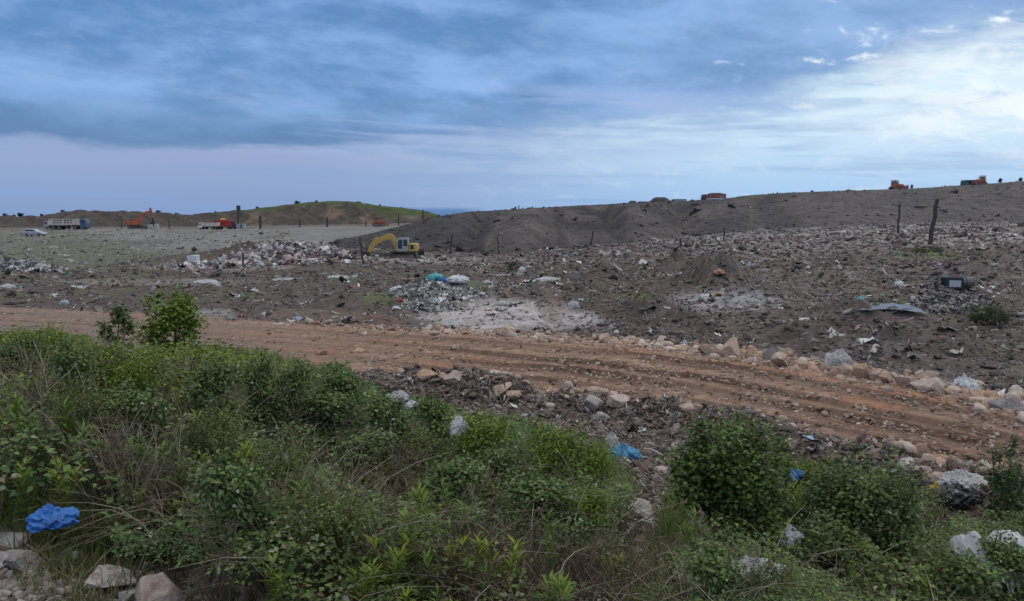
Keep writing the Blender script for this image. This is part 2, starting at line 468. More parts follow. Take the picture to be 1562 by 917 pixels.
def build_terrain():
    ang = np.concatenate([np.linspace(-78, -41, 90, endpoint=False), np.linspace(-41, 41, 1250, endpoint=False), np.linspace(41, 78, 91)])
    rad = np.concatenate([[0.25, 0.6, 1.0], np.geomspace(1.4, 330, 1250), np.geomspace(340, 7000, 45)])
    A, Rr = np.meshgrid(np.radians(ang), rad)
    x = (Rr * np.sin(A)).ravel(); y = (Rr * np.cos(A)).ravel()
    z, cls, a, near, far = ground(x, y, True, True)
    n = len(x)
    px, py = project(x, y, z)
    nz1 = fbm(x / 2.2, y / 2.2, 4, 101); nz2 = fbm(x / 9, y / 9, 4, 111); nz3 = fbm(x / 0.8, y / 0.8, 3, 121)
    # waste plain: grey-brown rubbish soil, brown mud, bleached patches, grass
    c = np.tile([0.175, 0.150, 0.138], (n, 1))
    c = mixc(c, (0.10, 0.080, 0.068), ss(0.0, 0.5, nz1 + 0.3 * nz3))
    c = mixc(c, (0.30, 0.27, 0.25), ss(0.12, 0.55, -nz1 + 0.4 * nz3) * 0.7)
    c = mixc(c, (0.15, 0.098, 0.075), ss(0.0, 0.40, nz2) * 0.8)
    nz4 = fbm(x / 4.5, y / 3.0, 4, 161)
    c = mixc(c, (0.085, 0.066, 0.057), ss(0.05, 0.45, nz4) * (.45 + .45 * ss(600, 950, a)))
    c = mixc(c, (0.27, 0.245, 0.232), ss(0.15, 0.5, -nz4 + .3 * nz3) * .55)
    c = mixc(c, (0.10, 0.078, 0.068), 1 - ss(-.1, .25, np.abs(y - 34 - .25 * (x - 20)) / 40 + .3 * nz1) * ss(950, 1120, a) * .6)
    left = 1 - ss(560, 800, a)
    c = mixc(c, (0.115, 0.125, 0.062), ss(0.0, 0.45, fbm(x / 5, y / 7, 4, 131)) * (0.25 + 0.45 * left) * (far > 3))
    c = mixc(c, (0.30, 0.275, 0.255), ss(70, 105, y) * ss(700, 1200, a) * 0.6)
    for (bx, by, rx, ry, col, st) in [(760, 482, 120, 24, (0.44, 0.405, 0.39), .85), (860, 488, 60, 14, (0.40, 0.37, 0.36), .7), (1110, 458, 75, 17, (0.36, 0.345, 0.34), .8),
                                      (585, 455, 34, 9, (0.12, 0.145, 0.06), .65), (350, 452, 40, 8, (0.12, 0.145, 0.065), .6), (965, 451, 30, 7, (0.14, 0.16, 0.07), .7),
                                      (735, 433, 26, 5, (0.12, 0.15, 0.06), .8), (1415, 388, 50, 8, (0.13, 0.16, 0.07), .8), (1370, 463, 34, 5, (0.10, 0.13, 0.06), .8),
                                      (840, 470, 18, 30, (0.20, 0.13, 0.11), .6), (560, 488, 60, 10, (0.16, 0.095, 0.07), .7), (470, 480, 70, 10, (0.17, 0.12, 0.09), .6),
                                      (1500, 362, 110, 14, (0.34, 0.31, 0.285), .6), (620, 395, 90, 4, (0.40, 0.37, 0.35), .7), (330, 408, 110, 5, (0.36, 0.30, 0.27), .6),
                                      (720, 398, 150, 6, (0.27, 0.24, 0.23), .5), (240, 430, 160, 5, (0.30, 0.28, 0.25), .4), (300, 478, 60, 7, (0.36, 0.35, 0.35), .5)]:
        c = mixc(c, col, blob(px, py, bx, by, rx, ry, nz1) * st * (cls == 0))
    # grey slope
    k1 = fbm(x / 14, y / 20, 4, 141)
    g = np.tile([0.185, 0.178, 0.165], (n, 1)); g = mixc(g, (0.125, 0.12, 0.108), ss(0.0, 0.5, k1)); g = mixc(g, (0.25, 0.24, 0.225), ss(0.1, .5, -k1) * .5)
    g = mixc(g, (0.10, 0.105, 0.058), np.clip(blob(px, py, 150, 398, 190, 20, nz2) + 0.6 * blob(px, py, 60, 372, 140, 22, nz2), 0, 1) * 0.75)
    g = mixc(g, (0.13, 0.10, 0.08), ss(196, 204, y) * 0.7)
    c = np.where((cls == 1)[:, None], g, c)
    # cut hill: reddish brown earth below, grass on the top
    hz = np.clip((y - 252) / 40, 0, 1.5)
    h = np.tile([0.078, 0.063, 0.053], (n, 1)); h = mixc(h, (0.19, 0.125, 0.09), ss(0.0, 0.4, nz2) * ss(300, 420, a)); h = mixc(h, (0.14, 0.125, 0.095), ss(0.1, .6, k1))
    h = mixc(h, (0.075, 0.10, 0.035), ss(0.40, 0.62, hz + 0.35 * nz2 - 0.5 * (1 - ss(240, 400, a)) + 0.25 * ss(500, 600, a)))
    h = mixc(h, (0.05, 0.065, 0.03), ss(0.9, 1.0, hz + 0.15 * nz2))
    c = np.where((cls == 2)[:, None], h, c)
    # mound: dark fill, paler wheel tracks running down its face
    mcol = np.tile([0.068, 0.061, 0.062], (n, 1)); mcol = mixc(mcol, (0.10, 0.091, 0.088), ss(0.0, 0.5, k1)); mcol = mixc(mcol, (0.042, 0.038, 0.039), ss(0.05, .5, -k1) * .8)
    mcol = mixc(mcol, (0.15, 0.125, 0.105), ss(0.35, 0.75, ridged(x / 26 - y / 40, y / 120 + x / 200, 2, 151)) * ss(740, 800, a) * 0.5)
    km = np.clip((y - interp(a, BASE_M)) / (interp(a, DEP_M) - interp(a, BASE_M)), 0, 1)
    for (a0, a1, wa, col, st) in [(742, 806, 6, (.155, .125, .10), .75), (756, 818, 5, (.15, .122, .10), .6), (950, 860, 8, (.036, .032, .033), .8), (1000, 900, 7, (.13, .11, .097), .5), (1160, 1105, 10, (.15, .13, .115), .5), (860, 822, 8, (.04, .036, .037), .7)]:
        mcol = mixc(mcol, col, np.exp(-((a - a0 - (a1 - a0) * km + 7 * nz2) / wa) ** 2) * st * np.clip(.75 + nz1, 0, 1))
    mcol = mixc(mcol, (0.125, 0.112, 0.107), ss(1100, 1300, a) * 0.6)
    mcol = mixc(mcol, (0.09, 0.12, 0.05), ss(1080, 1130, a) * (1 - ss(1240, 1330, a)) * ss(231, 246, y + 6 * nz2) * .9)
    c = np.where((cls == 3)[:, None], mcol, c)
    # near slope: dark soil, with stony pale soil at the viewpoint and grey rubbish soil on the bank
    s4 = np.tile([0.085, 0.070, 0.052], (n, 1)); s4 = mixc(s4, (0.055, 0.048, 0.036), ss(0, .5, nz1))
    st = ss(13.6, 14.6, near + 0.5 * nz3) * (1 - ss(430, 560, a)); s4 = mixc(s4, (0.20, 0.165, 0.13), st * (0.75 + 0.25 * np.clip(nz3 * 2, -1, 1)))
    s4 = mixc(s4, (0.19, 0.155, 0.13), (1 - ss(2.5, 4.0, near + 0.8 * nz1)) * ss(0.15, -0.3, -nz3 * 0 + 0 * nz3) if False else (1 - ss(2.5, 4.0, near + 0.8 * nz1)) * 0.9)
    s4 = mixc(s4, (0.17, 0.135, 0.115), blob(px, py, 985, 740, 60, 130, nz1) * .9)
    c = np.where((cls == 4)[:, None], s4, c)
    c = np.where((cls == 5)[:, None], np.array([[0.2, 0.14, 0.1]]), c)
    # verges take the colour of the road
    verge = np.maximum((1 - ss(0.2, 1.7, far + 0.5 * nz3)) * (far > 0), (1 - ss(0.1, 0.9, near + 0.4 * nz3)) * (near > 0))
    c = mixc(c, (0.27, 0.18, 0.13), verge)
    nc = len(ang); nr = len(rad)
    idx = np.arange(nr * nc).reshape(nr, nc)
    q = np.stack([idx[:-1, :-1], idx[:-1, 1:], idx[1:, 1:], idx[1:, :-1]], -1).reshape(-1, 4)[:, ::-1]
    fc = cls[q[:, 0]]
    V = np.stack([x, y, z], 1)
    for name, ids, mat in (('ground', (0, 5), M_GROUND), ('hillside', (4,), M_SOIL), ('gravel_slope', (1,), M_SLOPE), ('hills', (2,), M_HILL), ('landfill_mound', (3,), M_MOUND)):
        f = q[np.isin(fc, ids)]
        used = np.zeros(n, bool); used[f.ravel()] = True
        remap = np.cumsum(used) - 1
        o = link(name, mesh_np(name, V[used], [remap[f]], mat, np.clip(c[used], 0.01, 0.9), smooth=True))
        tag(o, kind='structure')


build_terrain()


# ------------------------------------------------------------------ dirt road
def build_road():
    # resample the centre line
    seg = np.linalg.norm(np.diff(ROAD_C, axis=0), axis=1); run = np.concatenate([[0], np.cumsum(seg)])
    S = np.arange(0, run[-1], 0.10)
    cx = np.interp(S, run, ROAD_C[:, 0]); cy = np.interp(S, run, ROAD_C[:, 1]); w = np.interp(S, run, ROAD_W)
    tx = np.gradient(cx); ty = np.gradient(cy); L = np.hypot(tx, ty); tx /= L; ty /= L
    T = np.linspace(-1, 1, 110)
    off = T[None, :] * (w[:, None] / 2 + 0.7)
    x = cx[:, None] - ty[:, None] * off; y = cy[:, None] + tx[:, None] * off
    Sg = np.repeat(S[:, None], len(T), 1)
    tt = off
    wob = 0.35 * noise(Sg / 9, Sg * 0 + 3.3, 7) + 0.15 * noise(Sg / 3, Sg * 0 + 1.3, 8)
    prof = np.zeros_like(tt); dark = np.zeros_like(tt)
    ww = w[:, None]
    n1 = fbm(x / 1.3, y / 1.3, 4, 201); n2 = fbm(x / .35, y / .35, 3, 211); n3 = fbm(x / .14, y / .14, 2, 213)
    smooth_t = np.zeros_like(tt); lip = np.zeros_like(tt)
    # wheel tracks: smooth trodden troughs with sharp lips; coarse red spoil is left standing between them
    for (pos, wd, dep, sd) in [(0.27, .50, .07, 1), (0.05, .34, .15, 2), (-0.135, .46, .11, 3), (-0.33, .40, .08, 4)]:
        cc = pos * ww + wob * (1 + .2 * sd) + 0.25 * noise(Sg / 8, Sg * 0 + sd * 7.7, sd)
        st = np.clip(0.75 + 0.7 * noise(Sg / 13.0, Sg * 0 + sd * 3.1, 20 + sd), 0.0, 1.2)
        q = np.abs(tt - cc + .05 * n1)
        tr = (1 - ss(wd * .8, wd * 1.15, q)) * st
        smooth_t = np.maximum(smooth_t, tr); prof -= dep * tr
        lip = np.maximum(lip, np.exp(-((q - wd * 1.1) / (.11 + .03 * sd % .1)) ** 2) * st * (0.35 + .65 * np.clip(noise(Sg / 5, Sg * 0 + sd * 5.5, 40 + sd) + .55, 0, 1)))
    fade = .35 + .65 * ss(420, 780, azim(x, y)); prof *= fade; lip *= fade
    gr = fbm(Sg / 3.5, tt / 0.16, 3, 221)
    coarse = 1 - np.clip(smooth_t, 0, 1)
    z = 0.06 + prof + .04 * n1 + coarse * (.07 * n2 + .05 * np.maximum(n3, 0) + .07 * lip) + .018 * gr + .012 * n3
    edge = np.abs(tt) - (ww / 2 + 0.25 * n1)
    z = z - 0.5 * ss(-0.3, 0.75, edge)
    c = np.tile([0.225, 0.142, 0.098], (x.size, 1))
    f = lambda q: q.ravel()
    c = mixc(c, (0.35, 0.25, 0.19), f(ss(0.0, 0.4, n2 + .5 * n3) * coarse) * .75)
    c = mixc(c, (0.30, 0.145, 0.085), f(ss(0.0, 0.45, fbm(x / 4, y / 4, 3, 231) + .3 * n2) * coarse) * .75)
    c = mixc(c, (0.195, 0.138, 0.103), f(np.clip(smooth_t, 0, 1) * (.8 + .4 * gr)))
    c = mixc(c, (0.15, 0.105, 0.08), f(np.clip(smooth_t, 0, 1) * ss(0.05, .5, gr + .4 * n1)) * .7)
    c = mixc(c, (0.085, 0.050, 0.035), f(np.clip(lip * (1.1 + .8 * n2), 0, 1)) * .85)
    a = azim(x.ravel(), y.ravel())
    c = mixc(c, (0.19, 0.155, 0.13), (1 - ss(250, 520, a)) * 0.55)
    nr, nc = x.shape
    idx = np.arange(nr * nc).reshape(nr, nc)
    q = np.stack([idx[:-1, :-1], idx[1:, :-1], idx[1:, 1:], idx[:-1, 1:]], -1).reshape(-1, 4)
    o = link('dirt_road', mesh_np('dirt_road', np.stack([x.ravel(), y.ravel(), z.ravel()], 1), [q], M_ROAD, np.clip(c, .02, .9), smooth=True))
    tag(o, kind='structure')


build_road()


def road_top(x, y):
    """height of whatever lies at x, y: the road's surface or the ground"""
    t, w, s = road_coords(np.asarray(x, float), np.asarray(y, float))
    g = ground(x, y, True)
    return np.where(np.abs(t) < w / 2, np.maximum(g, 0.03), g)

# ------------------------------------------------------------------ loose stones, clods and scraps
def norm(v):
    return v / np.maximum(np.linalg.norm(v, axis=-1, keepdims=True), 1e-9)


def leaf_arrays(P, D, Nn, Ln, Wd, fold=0.16, droop=0.15):
    """pointed leaves folded along the midrib: base, two sides, tip and a midrib point"""
    D = norm(D); S = norm(np.cross(D, Nn)); Nn = np.cross(S, D)
    L = Ln[:, None]; W = Wd[:, None]
    b = P; mid = P + D * L * .45 - Nn * L * .02
    lf = P + D * L * .42 - S * W * .5 + Nn * W * fold
    rt = P + D * L * .42 + S * W * .5 + Nn * W * fold
    tip = P + D * L - Nn * L * droop
    V = np.stack([b, rt, tip, lf, mid], 1).reshape(-1, 3)
    k = np.arange(len(P))[:, None] * 5
    f = np.concatenate([k + np.array([[0, 1, 2, 4]]), k + np.array([[0, 4, 2, 3]])])
    return V, f


def blade_arrays(P, D, bend, Ln, Wd):
    """grass: two-piece tapering strip that bends over"""
    D = norm(D); S = norm(np.cross(D, bend) + 1e-5)
    L = Ln[:, None]; W = Wd[:, None]
    m = P + D * L * .5 + bend * L * .10; t = P + D * L * .92 + bend * L * .42
    V = np.stack([P - S * W * .5, P + S * W * .5, m + S * W * .38, m - S * W * .38, t + S * W * .08, t - S * W * .08], 1).reshape(-1, 3)
    k = np.arange(len(P))[:, None] * 6
    f = np.concatenate([k + np.array([[0, 1, 2, 3]]), k + np.array([[3, 2, 4, 5]])])
    return V, f


def tube_arrays(path, rad):
    """path (n,k,3), rad (n,k): three-sided stems"""
    n, K, _ = path.shape
    d = norm(path[:, -1] - path[:, 0]); r = np.tile([0.31, 0.87, 0.38], (n, 1)); e = norm(np.cross(d, r)); g = np.cross(d, e)
    ring = []
    for i in range(3):
        a = 2 * np.pi * i / 3
        ring.append(path + (e * math.cos(a) + g * math.sin(a))[:, None, :] * rad[:, :, None])
    V = np.stack(ring, 2).reshape(-1, 3)
    base = (np.arange(n) * K * 3)[:, None, None]
    j = np.arange(K - 1)[None, :, None] * 3
    fs = []
    for i in range(3):
        q = np.array([i, (i + 1) % 3, 3 + (i + 1) % 3, 3 + i])[None, None, :]
        fs.append((base + j + q).reshape(-1, 4))
    return V, np.concatenate(fs)


def ico(sub):
    bm = bmesh.new(); bmesh.ops.create_icosphere(bm, subdivisions=sub, radius=1.0)
    bm.verts.ensure_lookup_table()
    v = np.array([q.co[:] for q in bm.verts]); f = np.array([[q.index for q in p.verts] for p in bm.faces])
    bm.free(); return v, f


ICO = {k: ico(k) for k in (1, 2, 3, 4, 5)}


def rock_shape(sub, seed, cuts=11, depth=(0.45, 0.85), rough=0.03):
    r = np.random.default_rng(seed)
    v, f = ICO[sub]; v = v.copy()
    for _ in range(cuts):
        n = r.normal(size=3); n /= np.linalg.norm(n); d = r.uniform(*depth)
        k = np.maximum(0, v @ n - d)
        v = v - k[:, None] * n
    if rough:
        v = v * (1 + rough * (fbm(v[:, 0] * 3 + v[:, 2] * 2, v[:, 1] * 3 - v[:, 2], 3, seed % 900))[:, None])
    return v / np.abs(v).max(0), f


def lump_shape(sub, seed, amp=0.6):
    v, f = ICO[sub]
    k = 1 + amp * fbm(v[:, 0] * 1.6 + v[:, 2] * 1.1 + seed, v[:, 1] * 1.6 - v[:, 2] * .9, 3, seed % 997) + amp * .5 * ridged(v[:, 0] * 2.4 + v[:, 2], v[:, 1] * 2.4 - v[:, 2] + seed, 2, seed % 991)
    return v * k[:, None], f


def scrap_shape(seed, n=4, crump=0.35):
    """a torn, crumpled piece of sheet"""
    r = np.random.default_rng(seed)
    g = np.linspace(-1, 1, n)
    X, Y = np.meshgrid(g, g); X = X + r.normal(0, .16, X.shape); Y = Y * r.uniform(.35, 1) + r.normal(0, .13, X.shape)
    Z = crump * r.normal(size=X.shape)
    idx = np.arange(n * n).reshape(n, n)
    f = np.stack([idx[:-1, :-1], idx[:-1, 1:], idx[1:, 1:], idx[1:, :-1]], -1).reshape(-1, 4)
    keep = r.random(len(f)) > 0.12
    return np.stack([X.ravel(), Y.ravel(), Z.ravel()], 1), f[keep]


def rots(n, tilt=None):
    """random rotation matrices; tilt limits how far the local z leans"""
    a = rng.uniform(0, 2 * np.pi, n)
    t = rng.uniform(0, np.pi, n) if tilt is None else np.abs(rng.normal(0, tilt, n))
    b = rng.uniform(0, 2 * np.pi, n)
    ca, sa, ct, st, cb, sb = np.cos(a), np.sin(a), np.cos(t), np.sin(t), np.cos(b), np.sin(b)
    z0 = np.zeros(n); o1 = np.ones(n)
    Rz = np.stack([np.stack([ca, -sa, z0], -1), np.stack([sa, ca, z0], -1), np.stack([z0, z0, o1], -1)], 1)
    Rx = np.stack([np.stack([o1, z0, z0], -1), np.stack([z0, ct, -st], -1), np.stack([z0, st, ct], -1)], 1)
    Rb = np.stack([np.stack([cb, -sb, z0], -1), np.stack([sb, cb, z0], -1), np.stack([z0, z0, o1], -1)], 1)
    return Rz @ Rx @ Rb


def scatter(name, shapes, P, S, RM, C, mat, smooth=False):
    """one mesh of many small pieces nobody could count"""
    VV = []; FF = {}; CC = []; base = 0
    which = rng.integers(0, len(shapes), len(P))
    for i, (v, f) in enumerate(shapes):
        m = np.nonzero(which == i)[0]
        if not len(m): continue
        q = np.einsum('nij,nkj->nki', RM[m], v[None] * S[m][:, None, :]) + P[m][:, None, :]
        VV.append(q.reshape(-1, 3)); CC.append(np.repeat(C[m], len(v), 0))
        off = base + np.arange(len(m)) * len(v)
        FF.setdefault(f.shape[1], []).append((f[None] + off[:, None, None]).reshape(-1, f.shape[1]))
        base += len(m) * len(v)
    o = link(name, mesh_np(name, np.concatenate(VV), [np.concatenate(x) for x in FF.values()], mat, np.concatenate(CC), smooth))
    return o


def pick(n, cols, wts):
    w = np.array(wts, float); w /= w.sum()
    c = np.array(cols)[rng.choice(len(cols), n, p=w)]
    return np.clip(c * rng.uniform(0.75, 1.25, (n, 1)), 0.01, 0.85)


def wedge(n, d0, d1, power=1.0, umax=0.75):
    """random places in front of the viewpoint; power 1 is uniform in distance"""
    d = (d0 ** power + rng.random(n) * (d1 ** power - d0 ** power)) ** (1 / power)
    u = rng.uniform(-umax, umax, n)
    return u * d, d


def clod_shape(seed, sub=2, jit=.34):
    r = np.random.default_rng(seed); v, f = ICO[sub]
    v = v * (1 + r.normal(0, jit, len(v)))[:, None] * np.array([1, r.uniform(.6, 1), r.uniform(.5, .9)])
    return v, f


STONES = [rock_shape(2, 900 + i, 9, (.4, .8), 0) for i in range(8)]
STONES2 = [rock_shape(2, 940 + i, 10, (.5, .85), .03) for i in range(8)]
LUMPS = [clod_shape(700 + i) for i in range(10)]
LUMPS2 = [clod_shape(720 + i, 2, .24) for i in range(10)]
SCRAPS = [scrap_shape(800 + i, 4, .35) for i in range(14)]
BIGSCRAPS = [scrap_shape(830 + i, 6, .30) for i in range(10)]
SOIL = [(0.18, 0.152, 0.140), (0.12, 0.098, 0.090), (0.155, 0.112, 0.095), (0.245, 0.222, 0.21), (0.09, 0.075, 0.070)]
SOILW = [4, 3, 2.6, 1.4, 1.6]
TRASH = [(0.20, 0.17, 0.15), (0.12, 0.10, 0.09), (0.33, 0.31, 0.29), (0.50, 0.48, 0.46), (0.70, 0.70, 0.70), (0.16, 0.11, 0.09), (0.30, 0.42, 0.55), (0.45, 0.15, 0.11), (0.24, 0.38, 0.40), (0.05, 0.05, 0.055)]
TRASHW = [6.5, 5, 2.6, 1.0, 0.5, 3, 0.12, .08, .10, 1.4]


def stuff(o, label, cat):
    return tag(o, label, cat, None, 'stuff')


def build_litter():
    # clods of old waste on the plain
    x, y = wedge(105000, 19, 130, 0.5)
    t, w, s = road_coords(x, y); far = t - w / 2
    a = azim(x, y)
    dens = 0.28 + 0.5 * ss(560, 960, a) - 0.9 * np.exp(-(((a - 760) / 130) ** 2 + ((y - 40) / 8.0) ** 2))
    keep = (far > 0.3) & (rng.random(len(x)) < dens * np.clip(0.35 + 1.6 * fbm(x / 4, y / 4, 3, 401) + 0.5, 0.12, 1)) & (y < np.where(a < 480, interp(a, BASE_L) - 2, interp(a, BASE_M)))
    x, y = x[keep], y[keep]; n = len(x)
    z = ground(x, y); sz = np.clip(rng.lognormal(-3.35, 0.6, n), .014, .20) * (0.55 + y / 45)
    S = np.stack([sz * rng.uniform(.7, 1.7, n), sz * rng.uniform(.7, 1.3, n), sz * rng.uniform(.45, 1.0, n)], 1)
    stuff(scatter('waste_clods', LUMPS, np.stack([x, y, z + sz * .1], 1), S, rots(n, .5), pick(n, SOIL, SOILW), M_CLOD),
          'grey and brown clods of old rubbish and soil strewn over the dump plain', 'clods')
    # torn scraps of plastic, paper and cloth
    x, y = wedge(38000, 19, 140, 0.5)
    t, w, s = road_coords(x, y); far = t - w / 2; a = azim(x, y)
    keep = (far > 0.6) & (rng.random(len(x)) < (.6 + .4 * ss(500, 800, a)) * np.clip(0.30 + 1.5 * fbm(x / 5, y / 5, 3, 411) + .15 * ss(600, 1000, a), 0.08, 1)) & (y < np.where(a < 480, interp(a, BASE_L) - 2, interp(a, BASE_M) + 3))
    x, y = x[keep], y[keep]; n = len(x)
    z = ground(x, y); sz = np.clip(rng.lognormal(-3.1, 0.6, n), .015, .22) * (0.55 + y / 50)
    S = np.stack([sz * rng.uniform(.9, 2.6, n), sz * rng.uniform(.35, 1, n), sz * rng.uniform(.5, 1, n)], 1)
    stuff(scatter('landfill_litter', SCRAPS, np.stack([x, y, z + sz * .16], 1), S, rots(n, .45), pick(n, TRASH, TRASHW), M_SCRAP),
          'torn pale and dark scraps of plastic and paper scattered over the dump plain', 'litter')
    # larger rags, sacks and bits of card half buried in the surface
    x, y = wedge(2600, 22, 110, 0.6); t, w, s = road_coords(x, y); a = azim(x, y)
    keep = (t - w / 2 > 1.2) & (rng.random(len(x)) < np.clip(.22 + 1.6 * fbm(x / 6, y / 6, 3, 421), .03, 1)) & (y < np.where(a < 480, interp(a, BASE_L) - 2, interp(a, BASE_M)))
    x, y = x[keep], y[keep]; n = len(x); sz = np.clip(rng.lognormal(-1.75, .45, n), .06, .5) * (.7 + y / 90)
    S = np.stack([sz * rng.uniform(.8, 1.8, n), sz * rng.uniform(.5, 1, n), sz * rng.uniform(.5, 1, n)], 1)
    stuff(scatter('rags', BIGSCRAPS, np.stack([x, y, ground(x, y) + .12 * sz], 1), S, rots(n, .4), pick(n, [(.34, .31, .29), (.48, .46, .45), (.20, .16, .14), (.10, .09, .09), (.30, .23, .16), (.62, .61, .60), (.22, .28, .33), (.34, .20, .17), (.15, .24, .24), (.05, .05, .06)], [5, 3, 5, 3, 2.5, 1.1, .6, .6, .3, 1.6]), M_SCRAP),
          'crumpled muddy rags, sacks and sheets half buried across the dump plain', 'rags')
    # band of pale rubble along the foot of the dark mound, at right
    n = 3200
    pxs = rng.uniform(980, 1600, n); dd = rng.normal(0, 1, n)
    y = interp(pxs, BASE_M) - 14 + 7 * dd; x = (pxs - CX) / F * y * .9943
    k = rng.random(n) < np.clip(.5 + 1.5 * fbm(x / 6, y / 6, 3, 417), .1, 1); x, y = x[k], y[k]; n = len(x)
    sz = np.clip(rng.lognormal(-1.5, .5, n), .1, .7)
    S = np.stack([sz * 1.3, sz, sz * rng.uniform(.5, 1, n)], 1)
    stuff(scatter('pale_rubble', LUMPS, np.stack([x, y, ground(x, y) + .1 * sz], 1), S, rots(n, .6), pick(n, [(.25, .228, .215), (.18, .162, .153), (.36, .335, .32), (.1, .09, .085)], [4, 3.5, 1, 1.5]), M_CLOD),
          'band of pale broken rubble along the foot of the dark mound', 'rubble')
    # lumps on the mound and on the grey slope
    n = 2600
    pxs = rng.uniform(470, 1640, n); k = rng.random(n) ** 1.5
    yb = interp(pxs, BASE_M); yr = interp(pxs, DEP_M); y = yb + 2 + k * (yr - yb - 4); x = (pxs - CX) / F * y * .9943
    sz = np.clip(rng.lognormal(-2.3, .75, n), .05, .9) * (1 + .5 * np.exp(-((pxs - 1040) / 70) ** 2))
    S = np.stack([sz * 1.3, sz, sz * rng.uniform(.5, .9, n)], 1)
    stuff(scatter('fill_lumps', LUMPS, np.stack([x, y, ground(x, y)], 1), S, rots(n, .5), pick(n, [(.075, .068, .068), (.06, .055, .055), (.11, .10, .096), (.34, .32, .31)], [5, 3, 2.5, .08]), M_CLOD),
          'dark lumps of fill lying on the face of the mound', 'lumps')
    n = 4200
    pxs = rng.uniform(-60, 640, n); k = rng.random(n) ** 1.3
    yb = interp(pxs, BASE_L); y = yb + k * (186 - yb); x = (pxs - CX) / F * y * .9943
    ok = interp(pxs, BASE_M) > y - 2; ok |= pxs < 440
    x, y, pxs = x[ok], y[ok], pxs[ok]; n = len(x)
    sz = np.clip(rng.lognormal(-2.25, .5, n), .05, .4)
    S = np.stack([sz * 1.4, sz, sz * rng.uniform(.5, .9, n)], 1)
    stuff(scatter('slope_stones', LUMPS, np.stack([x, y, ground(x, y)], 1), S, rots(n, .5), pick(n, [(.2, .19, .17), (.12, .115, .1), (.33, .31, .29), (.5, .48, .47)], [4, 3.5, 2, .5]), M_CLOD),
          'grey stones and bits of rubbish strewn over the gravel slope', 'stones')
    # rubbish bank between road and thicket: clods, stones, ragged strips
    def bank(n, w0, w1):
        k = rng.random(n); run = np.linspace(0, 1, len(ROAD_C))
        i = rng.uniform(0, len(ROAD_C) - 2, n); j = i.astype(int); fr = (i - j)[:, None]
        c = ROAD_C[j] * (1 - fr) + ROAD_C[j + 1] * fr; d = ROAD_C[j + 1] - ROAD_C[j]; d = d / np.linalg.norm(d, axis=1)[:, None]
        w = ROAD_W[j] / 2
        near = rng.uniform(w0, w1, n)
        x = c[:, 0] + d[:, 1] * (w + near); y = c[:, 1] - d[:, 0] * (w + near)
        ok = (y > 5) & (np.abs(x) < .8 * y) & (azim(x, y) > 470)
        return x[ok], y[ok], near[ok]
    x, y, nr = bank(60000, 0.4, 4.2); n = len(x)
    # the gap of rubbish that runs down the slope towards the viewpoint
    gx, gy = [], []
    for (px, py, rx, ry, k) in [(985, 700, 55, 45, 900), (990, 760, 40, 40, 700), (985, 820, 35, 35, 260), (1000, 870, 60, 40, 260)]:
        for _ in range(k // 6):
            h = hit(px + random.gauss(0, rx * .5), py + random.gauss(0, ry * .5))
            for _q in range(6):
                gx.append(h.x + random.gauss(0, .12)); gy.append(h.y + random.gauss(0, .15))
    x = np.concatenate([x, gx]); y = np.concatenate([y, gy]); n = len(x)
    z = ground(x, y); sz = np.clip(rng.lognormal(-3.7, .65, n), .01, .14) * np.where(y < 10, .6, 1)
    S = np.stack([sz * rng.uniform(.8, 1.7, n), sz, sz * rng.uniform(.5, 1., n)], 1)
    stuff(scatter('bank_clods', LUMPS2, np.stack([x, y, z + .2 * sz], 1), S, rots(n, .7), pick(n, [(.185, .145, .122), (.13, .095, .08), (.16, .11, .09), (.25, .205, .175), (.09, .068, .058), (.33, .28, .245)], [4, 3, 3, 2, 1.6, .9]), M_CLOD),
          'grey brown clods of rubbish heaped on the bank between road and thicket', 'clods')
    x2, y2, nr = bank(12000, .8, 4.0)
    x2 = np.concatenate([x2, gx[::3]]); y2 = np.concatenate([y2, gy[::3]]); n = len(x2)
    sz = np.clip(rng.lognormal(-3.3, .55, n), .015, .13) * np.where(y2 < 10, .55, 1)
    S = np.stack([sz * rng.uniform(1, 2.2, n), sz * .8, sz * rng.uniform(.5, 1.2, n)], 1)
    stuff(scatter('bank_litter', SCRAPS, np.stack([x2, y2, ground(x2, y2) + .35 * sz], 1), S, rots(n, .9), pick(n, TRASH + [(.20, .14, .115)], TRASHW + [8]), M_SCRAP),
          'ragged scraps of sheet and cloth tangled in the bank beside the road', 'litter')
    # matted fibres, strings and strips in the rubbish
    x2, y2, nr = bank(9000, .5, 4.2)
    x3, y3 = wedge(26000, 19, 85, 0.6); t3, w3, s3 = road_coords(x3, y3)
    ok = (t3 - w3 / 2 > .8) & (rng.random(len(x3)) < np.clip(.15 + 1.4 * fbm(x3 / 4, y3 / 4, 3, 419) + .35 * ss(700, 1000, azim(x3, y3)), .05, 1)); x3, y3 = x3[ok], y3[ok]
    x2 = np.concatenate([x2, gx, x3]); y2 = np.concatenate([y2, gy, y3]); n = len(x2)
    L = np.clip(rng.lognormal(-1.5, .5, n), .06, .7) * np.where(y2 < 10, .6, 1) * (.8 + y2 / 90); a = rng.uniform(0, 2 * np.pi, n); cv = rng.normal(0, .8, n); hh = rng.uniform(.05, .5, n) * L
    path = []
    for s_ in np.linspace(0, 1, 5):
        aa = a + cv * s_
        path.append(np.stack([x2 + L * (s_ - .5) * np.cos(aa) + rng.normal(0, .06, n) * L, y2 + L * (s_ - .5) * np.sin(aa) + rng.normal(0, .06, n) * L, hh * 4 * s_ * (1 - s_) * rng.uniform(.2, 1, n)], 1))
    path = np.stack(path, 1); path[:, :, 2] += ground(path[:, :, 0].ravel(), path[:, :, 1].ravel()).reshape(n, 5) + .01
